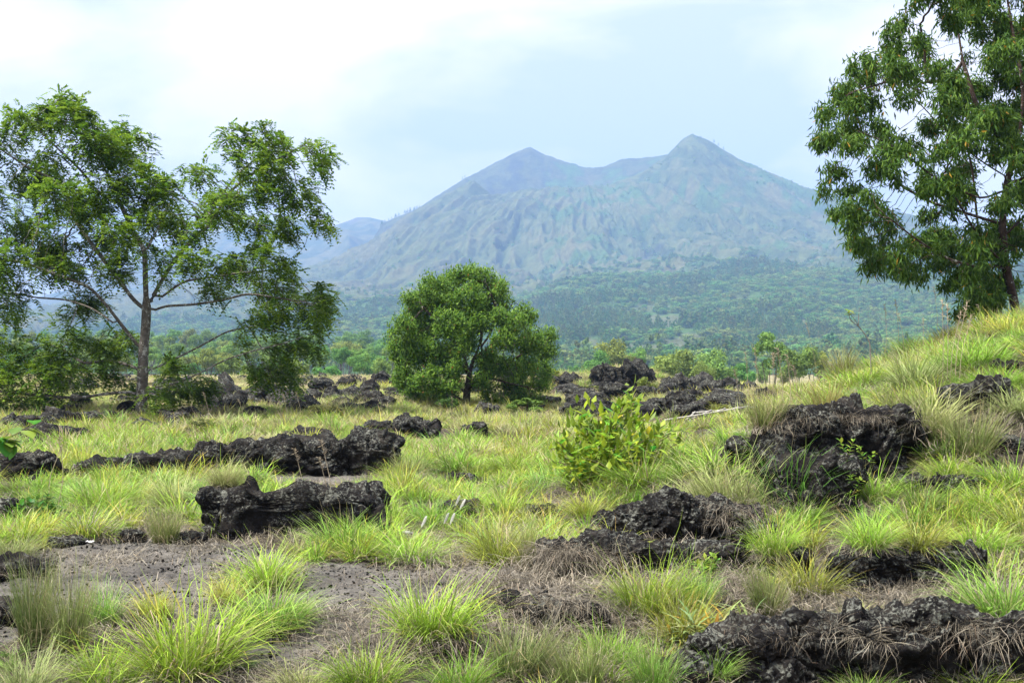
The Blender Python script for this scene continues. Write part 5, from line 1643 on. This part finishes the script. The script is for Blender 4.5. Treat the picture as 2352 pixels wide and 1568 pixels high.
def fan(rng, base, n, h, spread, lean=(0, 0), curve=.2):
    out = []
    for i in range(n):
        a = rng.uniform(0, 6.28); rr = spread * math.sqrt(rng.uniform(.05, 1))
        top = np.array([math.cos(a) * rr + lean[0], math.sin(a) * rr + lean[1], h * rng.uniform(.65, 1.0) * (1 - .35 * (rr / max(spread, 1e-6)) ** 2)])
        mid = top * np.array([.35, .35, .55]) + rng.normal(0, .02, 3)
        out.append(np.array([base, base + mid, base + top]))
    return out
# broad-leaved shrub in the meadow
LS = [leaf_one('leaf', .17, .038, .3, .25, None, (.20, .40, .03)), leaf_one('leaf', .15, .036, .15, .3, None, (.28, .42, .035)),
      leaf_one('leaf', .16, .040, .5, .2, None, (.10, .25, .03)), leaf_one('leaf', .14, .034, .2, .25, None, (.48, .50, .04)), leaf_one('leaf', .15, .038, .4, .25, None, (.15, .33, .03))]
gS = G(1370, 1118)
rngS = RS(91)
mS = gS[1] / F
tips = [(1278,1010,-.2),(1300,1040,.1),(1330,965,.2),(1345,935,.3),(1375,950,-.1),(1395,985,-.4),(1420,930,.2),(1440,915,.0),(1462,922,.2),(1470,905,.3),(1480,960,-.2),(1500,990,-.3),(1510,1020,-.4),(1540,975,.3),(1570,985,.2),(1330,1030,-.5),(1360,1010,-.5),(1400,1030,-.6),(1450,1010,-.5),(1295,1080,-.3),(1320,1080,-.5),(1350,1070,-.5),(1385,1065,-.6),(1430,1050,-.6),(1470,1050,-.5),(1415,965,.4),(1360,985,.3),(1450,975,.4),(1535,1000,-.1),(1560,1020,.1),(1290,1010,.2),(1500,1060,-.2),(1425,1080,-.6),(1280,1060,0),(1520,1040,.3)]
stems = []
for (a, b, dy) in tips:
    t = np.array([(a - CX) * mS + 0, gS[1] + dy, CAMZ - (b - HY) * mS])
    m_ = gS + (t - gS) * .5 + np.array([0, 0, .08]) + rngS.normal(0, .03, 3)
    stems.append(np.array([gS + rngS.normal(0, .03, 3) * np.array([1, 1, 0]), m_, t]))
leafy('leafy_shrub', 'bright green broad-leaved shrub standing in the meadow grass', 'shrub', gS, stems, LS, 10, rngS, .012, .004, .34, .8, .25, (.85, 1.2), extra=900)
# small bush at the left
LB = [leaf_one('leaf', .085, .022, .3, .25, None, c) for c in ((.08, .17, .025), (.12, .23, .03), (.055, .13, .02))]
gB = G(92, 1212); rngB = RS(92)
leafy('small_bush', 'small dark green leafy bush among tussocks near the left edge', 'shrub', gB, fan(rngB, gB, 26, .36, .27), LB, 10, rngB, .006, .002, .3, .8, .2, (.8, 1.2))
# twig with heart-shaped leaves reaching in at the left edge
LT = [leaf_one('leaf', .12, .058, .35, .2, None, c) for c in ((.16, .30, .05), (.11, .24, .035), (.22, .36, .07))]
YT = 9.0
def at(vx, vy, Y): return inv(vx, vy, Y)
rngT2 = RS(93)
base = at(-70, 1110, YT); base[2] = float(H(base[0], base[1]))
tw = [np.array([base, at(-60, 1060, YT), at(-10, 1012, YT), at(30, 1000, YT), at(62, 985, YT), at(96, 966, YT)]), np.array([at(-10, 1012, YT), at(10, 1010, YT), at(30, 1018, YT)]), np.array([base, at(-60, 1070, YT), at(-20, 1030, YT), at(12, 1016, YT)])]
leafy('leafy_twig', 'twig with round light green leaves reaching in at the left edge', 'branch', base, tw, LT, 9, rngT2, .007, .003, .62, .7, -.1, (.75, 1.15))
# weeds
LW = [leaf_one('leaf', .075, .018, .2, .3, None, c) for c in ((.22, .33, .04), (.15, .27, .035))]
gW = G(2262, 1500); rngV = RS(94)
leafy('weed', 'fresh light green upright weed below the big tussock at the right', 'weed', gW, [np.array([gW, gW + [.01, 0, .15], gW + [.0, 0, .30]])], LW, 22, rngV, .005, .002, .3, .9, .1)
for (a, b, h, n, lb) in ((1945, 1060, .34, 2, 'thin yellow-green weed climbing the face of the lichened outcrop'), (1985, 1070, .25, 2, 'short leafy weed beside the climbing one on the outcrop'), (1960, 1130, .22, 5, 'fern-like bright weed at the foot of the outcrop')):
    g = G(a, b); q_ = on_rock(a, b)
    if q_[0] is not None: g = np.array(q_[0])
    leafy('weed', lb, 'weed', g, fan(rngV, g, n, h, .10), LW, 12, rngV, .004, .002, .3, .9, .1, (.6, .95))
LN = [leaf_one('leaf', .17, .011, .5, .2, None, c) for c in ((.26, .33, .14), (.22, .30, .10), (.30, .36, .16), (.24, .31, .11), (.20, .29, .10), (.27, .33, .12), (.44, .34, .05))]
gN = G(1600, 1500)
leafy('narrow_leaved_plant', 'pale narrow-leaved plant with a few yellow leaves beside the lava bank', 'plant', gN, fan(rngV, gN, 9, .26, .22), LN, 11, rngV, .004, .002, .25, 1.0, .2)
gN = G(1690, 1465)
leafy('narrow_leaved_plant', 'yellowing narrow-leaved plant under the grey-green tussock', 'plant', gN, fan(rngV, gN, 6, .22, .18), LN, 9, rngV, .004, .002, .25, 1.0, .1)
gq = G(1625, 1340)
leafy('small_bush', 'tuft of small bright green leaves beside the fresh green tussock', 'shrub', gq, fan(rngV, gq, 9, .28, .10), LW, 12, rngV, .004, .002, .3, .8, .3, (.7, 1.0))
# leafy weed with reddish leaves on the crest
LRd = [leaf_one('leaf', .12, .03, .35, .2, None, c) for c in ((.20, .30, .04), (.16, .13, .04), (.25, .33, .05))]
gq = G(1925, 905)
leafy('leafy_weed', 'coarse weed with yellow-green and reddish leaves on the shoulder of the bank', 'weed', gq, fan(rngV, gq, 8, .5, .28), LRd, 12, rngV, .008, .004, .35, .9, .2)
# bare sapling on the crest
Yq = 18.0
base = at(2002, 815, Yq)
base[2] = float(H(base[0], base[1]))
sp = [np.array([base, at(1998, 785, Yq), at(1985, 765, Yq), at(1972, 748, Yq), at(1955, 738, Yq), at(1948, 722, Yq), at(1952, 712, Yq)]), np.array([at(1972, 748, Yq), at(1972, 728, Yq), at(1974, 706, Yq)]), np.array([at(1972, 748, Yq), at(1962, 730, Yq), at(1955, 724, Yq)])]
sap = leafy('bare_sapling', 'crooked nearly leafless sapling with one leaf tuft on the crest of the bank', 'sapling', base, [sp[0]], [leaf_one('leaf', .11, .03, .4, .2, None, (.24, .30, .05))], 9, rngV, .012, .005, .93, .9, .0, (.8, 1.1), None, M_TWIG)
link('twig', stem_mesh([q - np.array(base) for q in sp[1:]], .007, .003, M_TWIG), sap)

# bushes on the field
def bush(vx, vyb, w, h, label, col, light, nl=1600, size=.09, group=None):
    g = G(vx, vyb); m = g[1] / F
    rng = RS(int(vx * 7 + vyb))
    v, f, c = far_crown(rng, 18, nl, size, 'dome')
    v = v * np.array([1, 1, 1.05]) - np.array([0, 0, .12])
    c = np.repeat(leaf_colors(rng, len(v) // 4, col, .3, light, .3), 4, 0)
    o = link('bush', None, None, tuple(g), (0, 0, rng.uniform(0, 6.28)), (w * m, w * m * .9, h * m)); tag(o, label, 'bush', group)
    link('foliage', mesh_np('foliage', v, f, M_LEAF, c), o)
    st = [np.array([(0, 0, -.05), (math.cos(a) * .12, math.sin(a) * .12, .3), (math.cos(a) * .3, math.sin(a) * .3, .65)]) for a in (0, 1.3, 2.5, 3.8, 5.1)]
    link('stem', stem_mesh(st, .02, .008, M_BARKM, 4, .1), o)
    return o
bush(748, 972, 110, 55, 'low olive bush in the field between the two nearer trees', (.10, .115, .035), (.2, .2, .07), 2200, .07)
bush(955, 922, 46, 40, 'yellow-green sapling bush under the edge of the round tree', (.22, .29, .03), (.4, .42, .05), 420, .10)
bush(1210, 952, 110, 46, 'bright green undergrowth bush at the foot of the round tree', (.09, .17, .03), (.18, .27, .04), 2000, .07)
bush(1270, 872, 56, 34, 'yellow-green bush on the dark bank beside the round tree', (.20, .27, .04), (.36, .38, .06), 900, .09)
bush(1478, 912, 66, 54, 'green bush growing on the large lava heap', (.13, .18, .035), (.26, .30, .05), 1500, .075)
bush(1350, 905, 60, 26, 'low green bush on the grassy mound left of the lava heap', (.16, .2, .05), (.28, .3, .07), 900, .08)
bush(1030, 945, 70, 40, 'dark green shoot cluster left of the round tree trunk', (.05, .11, .025), (.12, .2, .04), 1400, .07)
bush(1090, 990, 70, 22, 'patch of yellow-green weeds in front of the round tree', (.20, .24, .04), (.34, .36, .06), 700, .08)
bush(338, 985, 60, 26, 'yellow-green weeds around the foot of the feathery tree', (.20, .26, .04), (.32, .36, .06), 600, .09)

bush(468, 990, 70, 34, 'small olive bush among stones right of the feathery tree trunk', (.09, .11, .035), (.18, .2, .06), 1200, .07)
bush(600, 968, 60, 30, 'small grey-green bush under the tip of the lowest branch', (.10, .12, .05), (.2, .21, .08), 1000, .07)
bush(868, 960, 80, 30, 'low dry bush left of the lone rounded boulder', (.13, .12, .05), (.24, .21, .1), 1100, .07)
bush(1325, 968, 70, 40, 'dull green bush behind the left tips of the leafy shrub', (.10, .13, .035), (.2, .24, .06), 1200, .07)
bush(1665, 955, 60, 30, 'low yellow-green bush among the stones beyond the poles', (.16, .19, .04), (.28, .3, .06), 900, .08)
bush(1770, 930, 60, 44, 'dry grey bush at the foot of the bank in front of the open-crowned tree', (.14, .125, .07), (.26, .23, .13), 900, .06)
# ------------------------------------------------------------------ white poles, litter, plumes, dry stalks
M_POLE = bark_mat('weathered_white_pole', (.26, .245, .22), (.46, .44, .40), 0, scale=6.0)
gP = G(1560, 985); gP[2] += .16
YP = gP[1]
def pole(p, q, r, par):
    p = np.array(p); q = np.array(q)
    link('pole', stem_mesh([np.array([p, (p + q) / 2 + [0, 0, -.01], q])], r, r * .85, M_POLE, 7, .3, 'pole'), par)
root = link('pole_frame', None, None, tuple(gP)); tag(root, 'low frame of weathered white poles lying in the grass behind the shrub', 'frame')
z0 = .22
W_ = [(1572, 974, 0), (1700, 972, .6), (1590, 955, 2.0), (1715, 955, 2.2)]
w3 = []
for a, b, d in W_:
    q = np.array([(a - CX) / F * (YP + d), YP + d, CAMZ - (b - HY) / F * (YP + d)])
    q[2] = max(q[2], float(H(q[0], q[1])) + .2); w3.append(q - gP)
pole(w3[0] - [.5, 0, 0], w3[1], .026, root); pole(w3[2], w3[3] + [.3, 0, 0], .026, root)
for t, u in ((.02, .05), (.12, .35), (.35, .6), (.62, .85), (.85, 1.05)):
    pole(w3[0] + (w3[1] - w3[0]) * t, w3[2] + (w3[3] - w3[2]) * u + [0, 0, .02], .022, root)
for t in (0.1, .9):
    q = w3[0] + (w3[1] - w3[0]) * t; pole([q[0], q[1], -.3], q, .02, root)
    q = w3[2] + (w3[3] - w3[2]) * t; pole([q[0], q[1], -.3], q, .02, root)

M_LIT = plain_mat('white_plastic', (.78, .77, .76))
def litter(vx, vy, w, h, label, seed):
    g = G(vx, vy); m = g[1] / F; rng = RS(seed)
    u = np.linspace(-1, 1, 9); X, Yq_ = np.meshgrid(u, u)
    zz = .5 + .5 * fb2(X * 1.6, Yq_ * 1.6, 3, seed)
    edge = 1 + .25 * pn2(X * 2, Yq_ * 2, seed + 3)
    v = np.stack([X * edge * w * m / 2, Yq_ * edge * w * m / 2.5, zz * h * m], -1).reshape(-1, 3)
    o = link('litter', mesh_np('litter', v, grid_faces(9, 9), M_LIT, None, False), None, (g[0], g[1], g[2] + .04))
    o.modifiers.new('thick', 'SOLIDIFY').thickness = .003
    tag(o, label, 'litter')
litter(346, 1060, 20, 9, 'crumpled scrap of white plastic beside the little green tussock', 5)
litter(207, 1256, 16, 5, 'flat scrap of white litter on the rim of the bare track', 6)

# silky white flower plumes
def plume_mesh(rng):
    n = 260
    t = rng.uniform(0, 1, n); a = rng.uniform(0, 6.28, n)
    p = np.stack([.0 * t, 0 * t, t * .16], 1); rad = .012 * np.sin(np.pi * np.clip(t * .92 + .06, 0, 1)) + .002
    d = np.stack([np.cos(a) * .55, np.sin(a) * .55, np.full(n, .9)], 1)
    dd, s, nn = frames(d, rng)
    v, f = leaf_quads(p, dd, s, nn, rad * 2.0 + .012, np.full(n, .0022))
    return mesh_np('plume', v, f, M_LEAFV, np.tile(np.array([.85, .84, .80]), (len(v), 1)))
PM = [plume_mesh(RS(150 + i)) for i in range(2)]
M_STK = plain_mat('green_stalk', (.28, .30, .12))
for i, (a, b, tx, ty, lb) in enumerate(((1040,1200,1050,1140,'upper white grass plume by the dark hump'), (1046,1205,1062,1150,'second white grass plume leaning beside the upper one'), (1015,1235,1022,1185,'white grass plume low beside the dark hump, left of a close twin'),
                                        (1030,1240,1036,1185,'white grass plume right of its close twin by the dark hump'), (960,1250,972,1190,'white grass plume above the low lime tussock'), (905,1250,925,1203,'fallen white grass plume lying over the low lime tussock'))):
    g = G(a, b); m = g[1] / F
    tip = np.array([(tx - CX) * m, g[1] - .02, CAMZ - (ty - HY) * m])
    st = tip + (g - tip) * .35
    root = link('grass_plume', None, None, tuple(g)); tag(root, lb, 'grass plume', 'white grass plumes')
    link('stalk', stem_mesh([np.array([(0, 0, 0), (st - g) * .5 + [.0, 0, .01], st - g])], .0022, .0016, M_STK, 4, .04, 'stalk'), root)
    ax = (tip - st); lean = Vector((ax[0] + .03, 0, abs(ax[2]) + .02)) if i < 5 else Vector((.16, 0, -.02))
    o = link('plume', PM[i % 2], root, tuple(st - g)); o.rotation_mode = 'QUATERNION'; o.rotation_quaternion = lean.to_track_quat('Z', 'Y'); o.scale = (.75, .75, .7)

# tall dry flowering stalks
M_DRY = plain_mat('dry_stalk', (.42, .35, .24))
def stalk_mesh(rng, head=True):
    l = resample(np.array([(0, 0, 0), (rng.uniform(-.03, .03), 0, .5), (rng.uniform(-.12, .12), rng.uniform(-.05, .05), 1.0)]), .1)
    m = len(l); V = []; Q = []
    a = np.arange(3) * 2.094
    rad = np.linspace(.004, .0022, m)
    ring = l[:, None] + rad[:, None, None] * np.stack([np.cos(a), np.sin(a), a * 0], 1)[None]
    idx = np.arange(m * 3).reshape(m, 3); nx = np.roll(idx, -1, 1)
    Q = np.stack([idx[:-1], nx[:-1], nx[1:], idx[1:]], -1).reshape(-1, 4); V = ring.reshape(-1, 3)
    n = 40; t = rng.uniform(.80, 1.0, n)
    p = np.stack([np.interp(t, np.linspace(0, 1, m), l[:, k]) for k in range(3)], 1)
    d = rng.normal(0, .5, (n, 3)) + np.array([0, 0, .9]); d, s, nn = frames(d, rng)
    v2, f2 = leaf_quads(p, d, s, nn, rng.uniform(.02, .05, n), np.full(n, .003))
    return mesh_np('stalk', np.concatenate([V, v2]), [Q, f2 + len(V)], M_DRY)
SM = [stalk_mesh(RS(160 + i)) for i in range(5)]
SG = 'tall dry grass stalks standing above the grass'
def stalk(vx, vyb, vyt, lean, lb, Y=None):
    g = G(vx, vyb)
    if Y: g = np.array([(vx - CX) / F * Y, Y, float(H((vx - CX) / F * Y, Y))])
    m = g[1] / F; h = CAMZ - (vyt - HY) * m - g[2]
    o = link('grass_stalk', SM[int(vx) % 5], None, tuple(g), (0, lean, vx % 6), (1.5, 1.5, max(h, .2)))
    o.rotation_euler = (0, lean, 0)
    tag(o, lb, 'grass stalk', SG)
for i, (vx, vt) in enumerate(((2178, 690), (2186, 700), (2192, 712), (2200, 690), (2208, 720))):
    stalk(vx - 14 + i * 2, 900, vt, .02 + .06 * i / 5 + .03, '%s straw stalk of the tall leaning sheaf below the eucalyptus' % ('leftmost', 'second', 'middle', 'fourth', 'rightmost')[i])
for vx, vb, vt, ln in ((2060, 830, 690, .02), (2075, 830, 720, -.05), (2118, 820, 730, .03), (2030, 840, 700, .06), (2150, 800, 660, .01), (1900, 880, 760, -.1), (1880, 890, 740, -.16), (2250, 790, 700, .04)):
    stalk(vx, vb, vt, ln, 'thin dry stalk standing on the crest against the hazy forest')
for vx, vb, vt, ln in ((1735, 985, 800, .03), (1750, 985, 830, -.06), (1768, 990, 810, .05), (1790, 985, 800, .04), (1805, 985, 815, .08), (1700, 1000, 850, -.04), (1715, 1000, 810, .02), (1820, 975, 840, .1)):
    stalk(vx, vb, vt, ln, 'dry seed stalk left of the outcrop in front of the field-edge trees')
for vx, vb, vt, ln in ((112, 1170, 1020, .06), (130, 1180, 1005, .12), (655, 985, 905, .02), (690, 985, 900, -.04), (640, 990, 920, .1), (560, 985, 915, -.1), (930, 960, 905, .05), (1010, 985, 925, .1), (1130, 985, 905, .03), (1030, 975, 910, .2), (480, 985, 900, -.08)):
    stalk(vx, vb, vt, ln, 'dry stalk rising from the meadow grass between the two nearer trees')
for vx, vb, vt, ln in ((690, 1200, 1030, .01), (745, 1210, 1050, .02), (755, 1215, 1010, -.01), (600, 1215, 1120, .03)):
    stalk(vx, vb, vt, ln, 'pale dry stalk in front of the flat-faced lava slab')
# upright green reeds behind the shrub
reed = blade_mesh('reed_blade', RS(171), [('green', dict(n=1, R=.001, L=1.0, lean=(.05, .12), droop=(.0, .25), width=.012, seg=5))])
for i, (vx, vb, vt, ln) in enumerate(((1520, 1010, 915, -.1), (1532, 1010, 905, -.05), (1542, 1015, 900, .02), (1555, 1012, 905, .08), (1560, 1010, 925, .2), (1508, 1012, 930, -.2), (1580, 1010, 915, .12), (1590, 1012, 925, .25), (1548, 1015, 935, .0), (1604, 1010, 930, .3))):
    g = G(vx, vb); m = g[1] / F
    o = link('reed', reed, None, tuple(g), (0, ln, 0), (1.2, 1.2, (vb - vt) * m)); tag(o, 'tall upright green reed blade behind the leafy shrub', 'reed', 'green reeds behind the shrub')

# ------------------------------------------------------------------ haze: the air between the field and the volcano
def haze():
    x0, x1, y0, y1, zb, zt = -4200, 4200, -300, 5100, -8.0, 620.0
    v = [(x, y, z) for z in (zb, zt) for y in (y0, y1) for x in (x0, x1)]
    f = [(0, 2, 3, 1), (4, 5, 7, 6), (0, 1, 5, 4), (2, 6, 7, 3), (0, 4, 6, 2), (1, 3, 7, 5)]
    m, nt = new_mat('haze_air')
    out = nt.nodes.new('ShaderNodeOutputMaterial'); pv = nt.nodes.new('ShaderNodeVolumePrincipled')
    pv.inputs['Color'].default_value = (.33, .565, 1.0, 1)
    pv.inputs['Density'].default_value = HAZE_DENSITY
    pv.inputs['Anisotropy'].default_value = 0.0
    nt.links.new(pv.outputs[0], out.inputs['Volume'])
    o = link('haze', mesh_np('haze', np.array(v), np.array(f), m))
    tag(o, 'pale blue haze in the air', None, None, 'stuff')
HAZE_DENSITY = 2.3e-4
haze()
